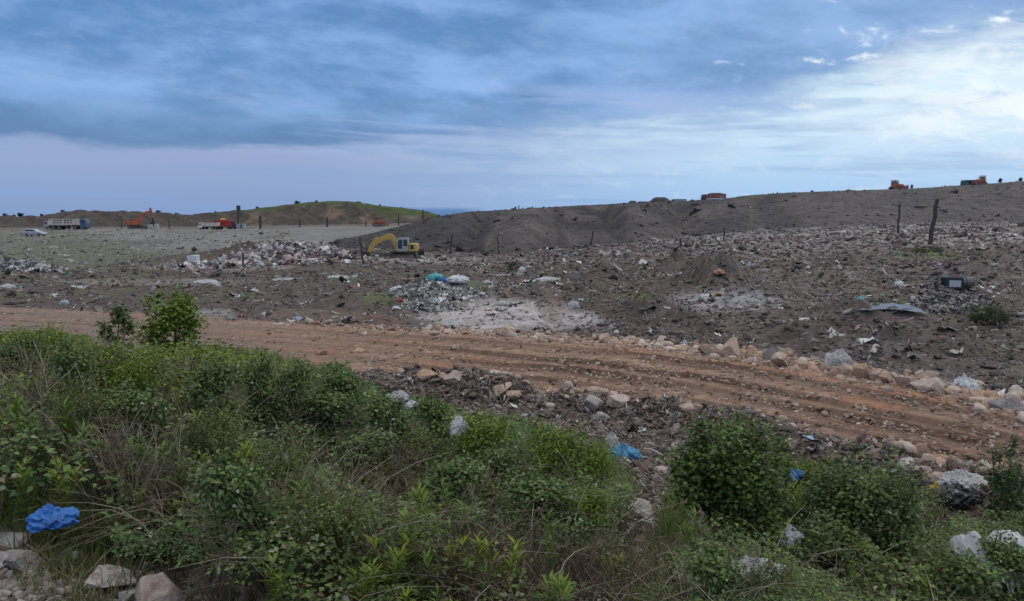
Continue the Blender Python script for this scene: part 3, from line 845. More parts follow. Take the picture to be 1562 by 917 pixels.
    V, f = tube_arrays(path, np.array([.5, 1, 1.2, .9, .4])[None] * (rng.lognormal(-5.1, .5, n) * (1 + y2 / 35))[:, None])
    stuff(link('matted_fibres', mesh_np('matted_fibres', V, [f], M_FIBRE, np.repeat(pick(n, [(.20, .165, .145), (.30, .265, .24), (.11, .09, .08), (.42, .40, .38), (.16, .11, .09)], [4, 3, 3, 1, 2]), 15, 0))),
          'matted brown and grey fibres, roots and strings tangled through the rubbish', 'fibres')
    # broken limestone along both verges
    def verge(n, side, m, sd):
        i = rng.uniform(0, len(ROAD_C) - 2, n); j = i.astype(int); fr = (i - j)[:, None]
        c = ROAD_C[j] * (1 - fr) + ROAD_C[j + 1] * fr; d = ROAD_C[j + 1] - ROAD_C[j]; d = d / np.linalg.norm(d, axis=1)[:, None]
        off = side * (ROAD_W[j] / 2 + rng.normal(m, sd, n))
        x = c[:, 0] - d[:, 1] * off; y = c[:, 1] + d[:, 0] * off
        ok = (y > 6) & (np.abs(x) < .8 * y)
        a = azim(x, y); ok &= rng.random(n) < ss(380, 760, a)
        return x[ok], y[ok]
    xa, ya = verge(11000, 1, .45, .55); xb, yb_ = verge(6000, -1, .3, .5)
    x = np.concatenate([xa, xb]); y = np.concatenate([ya, yb_]); n = len(x)
    sz = np.clip(rng.lognormal(-2.85, .6, n), .016, .24)
    S = np.stack([sz * rng.uniform(.9, 1.5, n), sz, sz * rng.uniform(.6, 1, n)], 1)
    stuff(scatter('verge_rubble', STONES, np.stack([x, y, road_top(x, y) + .25 * sz], 1), S, rots(n, .5), pick(n, [(.44, .33, .26), (.40, .26, .19), (.52, .43, .36), (.28, .20, .155)], [4, 3, 2.4, 1.6]), M_ROCK),
          'small tan and orange limestone rubble along the verges of the dirt road', 'rubble')
    # gravel on the carriageway
    n = 24000
    i = rng.uniform(0, len(ROAD_C) - 2, n); j = i.astype(int); fr = (i - j)[:, None]
    c = ROAD_C[j] * (1 - fr) + ROAD_C[j + 1] * fr; d = ROAD_C[j + 1] - ROAD_C[j]; d = d / np.linalg.norm(d, axis=1)[:, None]
    off = rng.uniform(-1, 1, n) * ROAD_W[j] / 2
    x = c[:, 0] - d[:, 1] * off; y = c[:, 1] + d[:, 0] * off
    ok = (y > 6) & (np.abs(x) < .8 * y) & (fbm(x / 1.6, y / 1.6, 3, 431) > -.12); x, y = x[ok], y[ok]; n = len(x)
    ok = rng.random(n) < .35 + .65 * ss(430, 700, azim(x, y)); x, y = x[ok], y[ok]; n = len(x)
    sz = np.clip(rng.lognormal(-3.55, .45, n), .012, .12)
    S = np.stack([sz * 1.3, sz, sz * .7], 1)
    stuff(scatter('road_gravel', STONES, np.stack([x, y, np.full(n, .05) + .4 * sz], 1), S, rots(n, .6), pick(n, [(.36, .265, .205), (.33, .205, .145), (.46, .37, .31), (.18, .125, .095)], [4, 2.6, 2.4, 2]), M_ROCK),
          'loose orange tan gravel spread on the dirt road', 'gravel')
    # small stones and chips at the viewpoint, bottom left
    n = 5200
    px_ = rng.uniform(-120, 430, n); py_ = rng.uniform(812, 1010, n)
    y = np.clip(3.9 - (py_ - 830) / 230, 2.2, 4.6); x = (px_ - CX) / F * y * .98
    sz = np.clip(rng.lognormal(-4.5, .6, n), .005, .032)
    S = np.stack([sz * 1.4, sz, sz * .7], 1)
    stuff(scatter('stone_chips', STONES2, np.stack([x, y, ground(x, y) + .2 * sz], 1), S, rots(n, .6), pick(n, [(.42, .37, .33), (.28, .235, .20), (.52, .46, .41), (.19, .15, .12)], [4, 3, 2, 2]), M_ROCK),
          'pale stone chips on bare soil at the edge of the thicket', 'chips')


build_litter()


def build_boulders():
    TAN = (.52, .385, .295); ORG = (.47, .305, .22); GRY = (.38, .345, .325); PNK = (.53, .42, .36); BRN = (.30, .21, .165); PAL = (.56, .51, .47)
    row = 'limestone blocks along the far edge of the dirt road'; nrow = 'limestone blocks along the near edge of the dirt road'; own = 'pale rocks at the viewpoint'
    far_l = 'rough tan limestone block in the row edging the far side of the dirt road'
    near_l = 'rough tan limestone block lying on the near edge of the dirt road'
    B = [(772, 524, 32, 18, TAN, row, 'tan block alone on the road verge before the bleached patch'), (709, 517, 22, 12, ORG, row, far_l), (921, 533, 26, 17, TAN, row, far_l),
         (1084, 547, 38, 20, BRN, row, 'low dark reddish block beside the tall tan boulder'), (1113, 553, 36, 34, TAN, row, 'tallest tan boulder of the row on the far road edge'),
         (1145, 560, 30, 24, ORG, row, 'orange boulder between the tall tan and the grey boulder'), (1177, 556, 40, 35, GRY, row, 'large grey boulder with slanted top on far road edge'),
         (1193, 575, 36, 25, TAN, row, 'round tan boulder just in front of the grey one'), (1224, 578, 24, 14, ORG, row, far_l), (1250, 580, 28, 16, BRN, row, far_l), (1292, 582, 30, 24, TAN, row, far_l),
         (1316, 586, 32, 27, ORG, row, far_l), (1332, 594, 26, 18, PNK, row, far_l), (1352, 592, 24, 19, ORG, row, far_l), (1385, 602, 44, 22, TAN, row, 'flat leaning tan slab in the boulder row'),
         (1420, 604, 54, 26, PNK, row, 'broad pinkish slab near the pale sheet in the boulder row'), (1447, 610, 34, 18, TAN, row, far_l), (1480, 616, 34, 22, ORG, row, far_l), (1400, 612, 26, 12, BRN, row, far_l),
         (1540, 643, 60, 24, GRY, row, 'grey tan mound of stone at the right end of the row'), (1060, 541, 26, 10, TAN, row, far_l), (1030, 537, 20, 9, ORG, row, far_l), (985, 535, 24, 9, TAN, row, far_l),
         (848, 525, 20, 8, ORG, row, far_l), (955, 533, 22, 10, ORG, row, far_l), (1165, 572, 20, 12, TAN, row, far_l), (1272, 588, 22, 13, ORG, row, far_l), (1505, 628, 28, 14, TAN, row, far_l),
         (652, 583, 40, 14, ORG, nrow, 'long orange block on near road edge above the thicket'), (694, 594, 32, 20, PNK, nrow, 'pinkish grey block on the near road edge'), (764, 604, 36, 19, TAN, nrow, near_l),
         (786, 607, 28, 16, TAN, nrow, near_l), (676, 584, 24, 12, TAN, nrow, near_l), (903, 621, 34, 20, GRY, nrow, near_l), (944, 622, 40, 16, PNK, nrow, near_l), (920, 644, 30, 15, GRY, nrow, 'grey stone sunk in the rubbish bank below the road'),
         (1378, 718, 38, 23, PAL, nrow, 'pale block at the left of the stones beside the white bag'), (1407, 714, 26, 15, BRN, nrow, near_l), (1430, 736, 34, 21, TAN, nrow, near_l), (1466, 720, 46, 26, BRN, nrow, 'big brown tan wedge of rock on near road edge'),
         (1478, 738, 30, 18, TAN, nrow, near_l), (1312, 699, 17, 12, ORG, nrow, 'small reddish stone on the rubbish bank'), (1500, 735, 22, 12, TAN, nrow, near_l), (863, 684, 18, 9, TAN, nrow, near_l), (610, 560, 22, 9, ORG, nrow, near_l),
         (548, 553, 22, 9, ORG, nrow, near_l), (492, 553, 22, 8, ORG, nrow, near_l), (1340, 690, 18, 9, BRN, nrow, near_l),
         (162, 896, 100, 36, PAL, own, 'flat grey pink rock behind the big pink tan rock'), (248, 948, 100, 82, PNK, own, 'big pink tan rock at the bottom edge of the picture'), (12, 826, 70, 16, PAL, own, 'flat pale slab above the grey rocks in the corner'),
         (36, 868, 46, 30, GRY, own, 'grey rock below the pale slab in the corner'), (4, 866, 40, 26, PAL, own, 'small pale rock in the corner beside the grey one'), (192, 926, 36, 30, PAL, own, 'small pale rock leaning on the big pink tan rock'), (343, 910, 44, 24, GRY, own, 'grey stone to the right of the big pink tan rock'),
         (392, 900, 26, 26, GRY, own, 'grey stone under the bramble stems beside the chips'), (226, 874, 22, 22, GRY, own, 'small upright grey stone behind the big pink tan rock'), (112, 852, 20, 12, PAL, own, 'little pale stone above the flat grey pink rock'), (965, 790, 64, 26, PAL, nrow, 'broad white stone half under grass in the rubbish gap'), (968, 832, 14, 12, PAL, nrow, 'small square pale stone in the rubbish gap')]
    for i, (px, py, wp, hp, col, grp, lab) in enumerate(B):
        p = hit(px, py); D = p.y / .9943
        w = wp * D / F / 2; h = hp * D / F / 2
        v, f = rock_shape(5 if grp == own else 4, 1200 + 7 * i, 18, (.34, .72), .12)
        v = v * np.array([w, w * random.uniform(.7, .95), h * 1.25]); v[:, 2] += h * .75
        if grp == own: col = tuple(min(.72, q * 1.22) for q in col)
        n = fbm(v[:, 0] / w * 1.4 + i, v[:, 2] / w * 1.4 + v[:, 1] / w, 3, 1300 + i)
        c = mixc(np.tile(col, (len(v), 1)), np.array(col) * .72 + .02, ss(0, .5, n)); c = mixc(c, (.5, .44, .39), ss(.12, .5, -n) * .5)
        if grp == own: c = mixc(c, (.33, .19, .12), ss(.1, .4, fbm(v[:, 0] / w * 2 - v[:, 2] / w, v[:, 1] / w * 2, 3, 1400 + i)) * .6)
        me = mesh_np('rock', v, [f], M_ROCK, np.clip(c, .02, .8), smooth=False)
        o = link('boulder' if grp != own else 'rock', me, None, (p.x, p.y, max(p.z, float(road_top(np.array([p.x]), np.array([p.y]))[0])) - .05 * h))
        o.rotation_euler = (0, 0, random.uniform(-.4, .4))
        tag(o, lab, 'rock', grp)


build_boulders()

# ------------------------------------------------------------------ vegetation
def in_poly(px, py, poly):
    P = np.array(poly, float); c = np.zeros(px.shape, bool); j = len(P) - 1
    for i in range(len(P)):
        yi, yj = P[i, 1], P[j, 1]
        m = ((yi > py) != (yj > py)) & (px < (P[j, 0] - P[i, 0]) * (py - yi) / (yj - yi + 1e-12) + P[i, 0])
        c ^= m; j = i
    return c


TH_TOP = [(-400, 500), (0, 503), (60, 502), (115, 508), (160, 528), (225, 530), (300, 524), (350, 522), (400, 531), (440, 546), (480, 557), (530, 559), (575, 592), (610, 606), (660, 616), (700, 626),
          (760, 632), (830, 642), (870, 656), (920, 676), (950, 702), (968, 730)]
TH_L = [(-400, 440)] + [(a, b) for a, b in TH_TOP] + [(958, 770), (935, 800), (950, 850), (990, 880), (1000, 1200), (-400, 1200)]
TH_R = [(1165, 722), (1230, 714), (1290, 728), (1345, 716), (1372, 738), (1395, 775), (1450, 795), (1500, 768), (1562, 742), (1950, 700), (1950, 1200), (1000, 1200), (1015, 868), (1050, 830), (1075, 815), (1130, 790)]
BARE = [(-400, 800), (60, 800), (140, 826), (240, 846), (310, 868), (400, 893), (450, 940), (470, 1200), (-400, 1200)]


def brighten(cols, k):
    return [tuple(min(.4, q * k) for q in c) for c in cols]


def canopy(x, y):
    near = -(lambda q: q[0] + q[1] / 2)(road_coords(x, y))
    h = 0.40 + 0.95 * fbm(x / 2.0, y / 2.0, 3, 501) + 0.30 * (0.5 - np.abs(noise(x / .55, y / .55, 515))) + 0.30 * fbm(x / .6, y / .6, 2, 511)
    h = h * (0.55 + 0.6 * ss(4, 9, y)) + 0.12
    return np.clip(h, .06, 1.5) * ss(1.6, 4.0, near)


BR_D = [(.062, .088, .026), (.078, .108, .030), (.044, .066, .024), (.105, .130, .042), (.14, .135, .06), (.11, .075, .04), (.17, .18, .12)]
BR_DW = [4, 4, 2.5, 2, .9, .35, .5]
BR_B = [(.125, .175, .026), (.095, .140, .024), (.16, .20, .034), (.07, .105, .024)]
BR_BW = [3, 3, 1.5, 2]


BR_D = [(r * .93, g, b * 1.05) for r, g, b in brighten(BR_D, 1.55)]; BR_B = brighten(BR_B, 1.3)


def top_hit(px, py):
    """where a line of sight first meets the top of the thicket (or the bare ground)"""
    d = np.array([(px - CX) / F, CP + (CY - py) / F * SP, (CY - py) / F * CP - SP])
    tt = np.geomspace(1.8, 60, 1500); P = np.outer(tt, d)
    g = ground(P[:, 0], P[:, 1], False) + canopy(P[:, 0], P[:, 1])
    m = np.nonzero(P[:, 2] + ZC < g)[0]; i = m[0] if len(m) else len(tt) - 1
    return Vector((P[i, 0], P[i, 1], P[i, 2] + ZC))


def build_thicket():
    VV = []; FF = []; CC = []; base = 0
    n = 235000
    x, y = wedge(n, 2.9, 36, 0.75, 0.80)
    gz = ground(x, y, False)
    hc = canopy(x, y)
    dep = rng.exponential(1.0, n) * 0.20
    z = gz + np.maximum(hc - dep, 0.03)
    px, py = project(x, y, z)
    tl = py > interp(px, TH_TOP) + 4 + 16 * noise(px / 34, px * 0 + 4.7, 547) + 8 * noise(px / 13, px * 0, 549) + rng.normal(0, 3, n)
    jx = px + rng.normal(0, 8, n); jy = py + rng.normal(0, 7, n)
    keep = ((in_poly(jx, jy, TH_L) & tl) | in_poly(jx, jy, TH_R)) & ~in_poly(jx, jy, BARE) & ~in_poly(px, py, [(-20, 735), (160, 735), (185, 850), (-40, 850)]) & (hc > .12)
    # gaps where grass and dry stems take over
    thin = np.clip(.80 + 1.7 * fbm(x / 1.1, y / 1.1, 3, 521), .10, 1)
    thin *= 1 - .75 * blob(px, py, 110, 690, 170, 110, 0 * px) - .55 * blob(px, py, 830, 880, 210, 75, 0 * px) - .7 * blob(px, py, 840, 700, 110, 50, 0 * px)
    keep &= rng.random(n) < thin
    x, y, z, px, py = x[keep], y[keep], z[keep], px[keep], py[keep]
    # trifoliate sprays: each spray carries four or five leaflets
    bright = np.clip(1.1 * blob(px, py, 120, 550, 330, 55, fbm(x, y, 2, 531)) + .55 * ss(.2, .5, fbm(x / 2.2, y / 2.2, 3, 533)), 0, 1)
    m = 5
    n = len(x); az0 = rng.uniform(0, 2 * np.pi, n)
    size = (.021 + .0018 * y) * rng.uniform(.6, 1.45, n) * np.clip(1 + .8 * fbm(x / 1.8, y / 1.8, 2, 543), .55, 1.5)
    colD = pick(n, BR_D, BR_DW); colB = pick(n, BR_B, BR_BW)
    isb = rng.random(n) < bright
    patch = (1 + .55 * fbm(x / 1.5, y / 1.5, 3, 537))[:, None] * np.stack([1 + .25 * fbm(x / 2.4, y / 2.4, 2, 539), np.ones(n), np.ones(n)], 1)
    col = np.where(isb[:, None], colB, colD) * patch
    # slope of the canopy, so that sprays face outwards
    e = .15
    gx = (canopy(x + e, y) - canopy(x - e, y)) / (2 * e); gy = (canopy(x, y + e) - canopy(x, y - e)) / (2 * e)
    face = norm(np.stack([-gx * .8, -gy * .8 - .15, np.ones(n)], 1))
    for k in range(m):
        a = az0 + k * 2 * np.pi / m + rng.normal(0, .35, n)
        D = np.stack([np.cos(a), np.sin(a), rng.normal(.05, .35, n)], 1)
        Nn = norm(face + rng.normal(0, .35, (n, 3)))
        P = np.stack([x, y, z], 1) + D * size[:, None] * rng.uniform(.2, 1.1, (n, 1)) + rng.normal(0, .012, (n, 3))
        L = size * rng.uniform(.8, 1.25, n)
        V, f = leaf_arrays(P, D, Nn, L, L * rng.uniform(.58, .78, n))
        VV.append(V); FF.append(f + base); base += len(V)
        CC.append(np.repeat(np.clip(col * rng.uniform(.8, 1.22, (n, 1)), .01, .5), 5, 0))
    o = link('bramble_thicket', mesh_np('bramble_thicket', np.concatenate(VV), [np.concatenate(FF)], M_LEAF, np.concatenate(CC), smooth=True))
    stuff(o, 'dense dark green bramble thicket covering the slope below the road', 'brambles')
    # arching canes
    pick_i = rng.choice(n, 5200, replace=False); q = len(pick_i)
    P0 = np.stack([x, y, ground(x, y, False)], 1)[pick_i]; top = np.stack([x, y, z], 1)[pick_i]
    a = rng.uniform(0, 2 * np.pi, q); Lh = rng.uniform(.25, .8, q)
    path = []
    for s in np.linspace(0, 1, 6):
        p = P0 * (1 - s) + top * s
        p = p + np.stack([np.cos(a) * Lh * s * s, np.sin(a) * Lh * s * s, 0 * a + .18 * math.sin(math.pi * s) + 0.10 * s], 1)
        path.append(p)
    path = np.stack(path, 1)
    ppx, ppy = project(path[:, -1, 0], path[:, -1, 1], path[:, -1, 2])
    ok = ppy > interp(ppx, TH_TOP) - 8; path = path[ok]; q = len(path)
    rad = np.linspace(1, .4, 6)[None] * (rng.uniform(.0022, .0042, q) * (1 + path[:, 0, 1] * .06))[:, None]
    V, f = tube_arrays(path, rad)
    c = np.repeat(pick(q, [(.14, .10, .075), (.22, .19, .14), (.10, .085, .05), (.30, .27, .22)], [3, 2, 2, 1]), 18, 0)
    stuff(link('bramble_canes', mesh_np('bramble_canes', V, [f], M_STEM, c)), 'thin arching brown canes tangled through the bramble thicket', 'canes')


build_thicket()


def area_points(regs):
    """points on the ground under elliptical regions, given by pixel centre, radii and number"""
    X = []; Y = []; K = []
    for ri, (px, py, rx, ry, n, *rest) in enumerate(regs):
        th = rng.uniform(0, 2 * np.pi, n); r = np.sqrt(rng.random(n))
        a = px + rx * r * np.cos(th); b = py + ry * r * np.sin(th)
        # ground depth along this band: tabulate a column of hits through the centre
        rows = np.linspace(py - ry * 1.05, py + ry * 1.05, 9)
        dy = np.array([hit(px, q).y for q in rows])
        y = np.interp(b, rows, dy)
        x = (a - CX) / F * y * .985
        X.append(x); Y.append(y); K.append(np.full(n, ri))
    return np.concatenate(X), np.concatenate(Y), np.concatenate(K)


def build_grass():
    G1 = [(.115, .165, .035), (.09, .135, .03), (.14, .185, .045), (.24, .22, .11)]; W1 = [4, 3, 2, 1]
    G2 = [(.12, .145, .045), (.20, .18, .095), (.09, .12, .035), (.30, .26, .16)]; W2 = [3, 2, 3, 1.5]
    # (pixel centre on the ground, radii, number, mean height, greens)
    regs = [(850, 735, 110, 55, 9000, .34, 1), (925, 765, 45, 55, 4000, .30, 1), (735, 700, 60, 35, 2600, .3, 1), (1040, 800, 22, 60, 1500, .26, 1), (1020, 862, 30, 30, 900, .2, 1), (1250, 745, 40, 30, 1500, .32, 1),
            (1330, 735, 40, 22, 1200, .25, 1), (100, 720, 160, 90, 9000, .34, 2), (160, 820, 130, 30, 6000, .22, 2), (90, 620, 130, 60, 3600, .4, 2), (380, 640, 140, 60, 2500, .35, 2), (250, 905, 190, 60, 1500, .12, 2), (60, 880, 90, 50, 1200, .14, 2),
            (760, 900, 260, 80, 4500, .3, 2), (980, 900, 60, 40, 1200, .2, 2), (560, 820, 150, 80, 2200, .34, 2), (1400, 890, 170, 70, 2500, .35, 1), (300, 560, 150, 26, 1500, .4, 1), (1240, 880, 120, 60, 1200, .3, 1), (20, 785, 70, 40, 1500, .2, 1), (100, 806, 80, 16, 700, .13, 1)]
    x, y, k = area_points(regs)
    h = np.array([r[5] for r in regs])[k]; g = np.array([r[6] for r in regs])[k]
    cl = fbm(x / .5, y / .5, 2, 541); keep = rng.random(len(x)) < np.clip(.65 + 1.2 * cl, .1, 1)
    x, y, h, g = x[keep], y[keep], h[keep], g[keep]; n = len(x)
    P = np.stack([x, y, ground(x, y) - .01], 1)
    D = np.stack([rng.normal(0, .28, n), rng.normal(0, .28, n), np.ones(n)], 1)
    a = rng.uniform(0, 2 * np.pi, n); B = np.stack([np.cos(a), np.sin(a), np.full(n, -.35)], 1)
    L = h * rng.uniform(.5, 1.5, n); W = (.0032 + .00055 * y) * rng.uniform(.7, 1.5, n)
    V, f = blade_arrays(P, D, B, L, W)
    c = np.where((g == 1)[:, None], pick(n, G1, W1), pick(n, G2, W2))
    stuff(link('grass', mesh_np('grass', V, [f], M_GRASS, np.repeat(c, 6, 0))), 'tufts of green and straw coloured grass between the brambles', 'grass')


build_grass()


def build_dry_stems():
    regs = [(800, 985, 220, 60, 620, .50, 0), (850, 940, 120, 50, 260, .46, 0), (930, 950, 110, 50, 200, .38, 0), (640, 960, 120, 60, 170, .50, 0), (160, 800, 100, 40, 110, .65, 1), (60, 720, 80, 50, 90, .7, 1), (220, 820, 90, 40, 110, .55, 0), (40, 690, 50, 40, 110, .9, 1), (330, 860, 120, 60, 170, .5, 1),
            (440, 900, 120, 60, 200, .6, 1), (600, 800, 200, 80, 260, .55, 0), (780, 790, 130, 60, 160, .5, 1), (1000, 900, 90, 60, 130, .35, 1), (1400, 930, 160, 70, 150, .5, 1), (300, 640, 220, 60, 200, .7, 1), (1100, 940, 90, 40, 90, .4, 1)]
    x, y, k = area_points(regs); n = len(x)
    keep = (y > 2.2); x, y, k = x[keep], y[keep], k[keep]; n = len(x)
    h = np.array([r[5] for r in regs])[k] * rng.uniform(.55, 1.3, n); kind = np.array([r[6] for r in regs])[k]
    K = 6
    lean = rng.normal(0, .20, (n, 2)); curl = rng.normal(0, .16, (n, 2))
    path = []
    for s in np.linspace(0, 1, K):
        jit = rng.normal(0, .008, (n, 2)) * (s > 0)
        path.append(np.stack([x + h * (lean[:, 0] * s + curl[:, 0] * s * s) + jit[:, 0], y + h * (lean[:, 1] * s + curl[:, 1] * s * s) + jit[:, 1], h * s * (1 - .12 * s)], 1))
    path = np.stack(path, 1); path[:, :, 2] += ground(x, y)[:, None] - .02
    r0 = rng.uniform(.0014, .0034, n) * (1 + .08 * y)
    # side twigs
    m = n * 2; src = rng.integers(0, n, m); s0 = rng.integers(2, K - 1, m)
    st = path[src, s0]; d = norm(path[src, s0 + 1] - path[src, s0]); a = rng.normal(0, .7, (m, 3)); dd = norm(d + a * .9 + np.array([0, 0, .2]))
    ln = h[src] * rng.uniform(.1, .3, m)
    tw = np.stack([st + dd * (ln * q)[:, None] + np.array([0, 0, 1]) * (ln * .12 * q * q)[:, None] for q in np.linspace(0, 1, 3)], 1)
    V1, f1 = tube_arrays(path, np.linspace(1, .45, K)[None] * r0[:, None]); V2, f2 = tube_arrays(tw, np.linspace(.65, .3, 3)[None] * r0[src][:, None])
    col = np.where((kind == 0)[:, None], pick(n, [(.105, .065, .055), (.15, .10, .075), (.20, .165, .12), (.075, .05, .045)], [4, 3, 2, 2]), pick(n, [(.27, .23, .165), (.19, .155, .11), (.34, .30, .23), (.12, .09, .07)], [4, 3, 1.5, 2]))
    C = np.concatenate([np.repeat(col, K * 3, 0), np.repeat(col[src], 9, 0)])
    stuff(link('dry_stems', mesh_np('dry_stems', np.concatenate([V1, V2]), [np.concatenate([f1, f2 + len(V1)])], M_STEM, C)), 'dead brown and straw coloured weed stems standing in the thicket', 'dry stems')


build_dry_stems()


def leafy_shoot_mesh(seed, h=1.0, lance=True):
    """unit-high upright shoot: stem path plus whorls of narrow leaves crowded in its upper part"""
    r = np.random.default_rng(seed)
    ns = r.integers(3, 6)
    SV = []; SF = []; LV = []; LF = []; LC = []; sb = 0; lb = 0
    for _ in range(ns):
        lean = r.normal(0, .11, 2); hh = r.uniform(.72, 1.0); o = r.normal(0, .03, 2)
        K = 7; s = np.linspace(0, 1, K)
        path = np.stack([o[0] + lean[0] * s * s, o[1] + lean[1] * s * s, hh * s], 1)[None]
        V, f = tube_arrays(path, np.linspace(.006, .0025, K)[None]); SV.append(V); SF.append(f + sb); sb += len(V)
        n = 46
        t = .42 + .58 * r.random(n) ** .75
        ph = r.uniform(0, 2 * np.pi, n); up = .35 + 1.1 * (t - .4)
        P = np.stack([o[0] + lean[0] * t * t, o[1] + lean[1] * t * t, hh * t], 1)
        D = np.stack([np.cos(ph), np.sin(ph), up + r.normal(0, .15, n)], 1)
        Nn = np.stack([-np.cos(ph) * .6, -np.sin(ph) * .6, np.ones(n)], 1)
        L = r.uniform(.10, .19, n) * (1.15 - .35 * t); W = L * r.uniform(.17, .26, n)
        V, f = leaf_arrays(P, D, Nn, L, W, .1, .2); LV.append(V); LF.append(f + lb); lb += len(V)
        kc = [(1, 1, 1), (.75, .85, .9), (1.15, 1.0, .8), (.6, .75, .8), (.9, .95, 1)][seed % 5]
        c = np.array(kc) * np.where((t > .75)[:, None], np.array([[.165, .225, .04]]), np.array([[.10, .15, .034]])) * r.uniform(.8, 1.2, (n, 1))
        LC.append(np.repeat(c, 5, 0))
    return (np.concatenate(SV), np.concatenate(SF)), (np.concatenate(LV), np.concatenate(LF), np.concatenate(LC))


def build_shoots():
    kinds = []
    for i in range(5):
        (sv, sf), (lv, lf, lc) = leafy_shoot_mesh(600 + i)
        kinds.append((mesh_np('shoot_stem', sv, [sf], M_STEM, np.tile([.13, .085, .055], (len(sv), 1))), mesh_np('shoot_leaves', lv, [lf], M_LEAF, lc, True)))
    tops = [(655, 735, 120), (625, 782, 110), (600, 795, 110), (702, 745, 100), (560, 832, 90), (588, 838, 80), (652, 832, 90), (618, 872, 80), (832, 795, 110), (842, 868, 80), (872, 872, 70), (930, 880, 60), (712, 795, 100), (735, 832, 90),
            (428, 838, 80), (545, 868, 70), (102, 603, 70), (92, 688, 80), (62, 608, 70), (268, 700, 90), (302, 688, 90), (338, 662, 70), (372, 662, 70), (252, 650, 80), (268, 745, 70), (392, 668, 70), (668, 885, 70),
            (925, 822, 70), (690, 770, 100), (640, 765, 110), (160, 600, 60), (130, 640, 60), (228, 722, 70), (470, 640, 60), (40, 690, 70), (15, 600, 60), (355, 700, 70), (770, 800, 90), (1248, 700, 70), (1410, 858, 80), (1225, 735, 50), (1060, 770, 60),
            (320, 610, 50), (410, 735, 70), (500, 760, 80), (440, 700, 60), (1300, 850, 80)]
    for i, (px, py, hp) in enumerate(tops):
        c = top_hit(px, py + hp * .5); b = Vector((c.x, c.y, on_ground(c.x, c.y)))
        h = max(at_depth(px, py, c.y).z - b.z, .25)
        o = empty('leafy_shoot', b + Vector((0, 0, -.02)), random.uniform(0, 6.28), h)
        o.scale = (max(h, .5 * (hp * c.y / F) + .35) * .9,) * 2 + (h,)
        s, l = kinds[i % 5]
        link('stem', s, o); link('foliage', l, o)
        tag(o, 'bright yellow green leafy shoot with narrow leaves standing among the brambles', 'weed', 'leafy shoots among the brambles')


build_shoots()


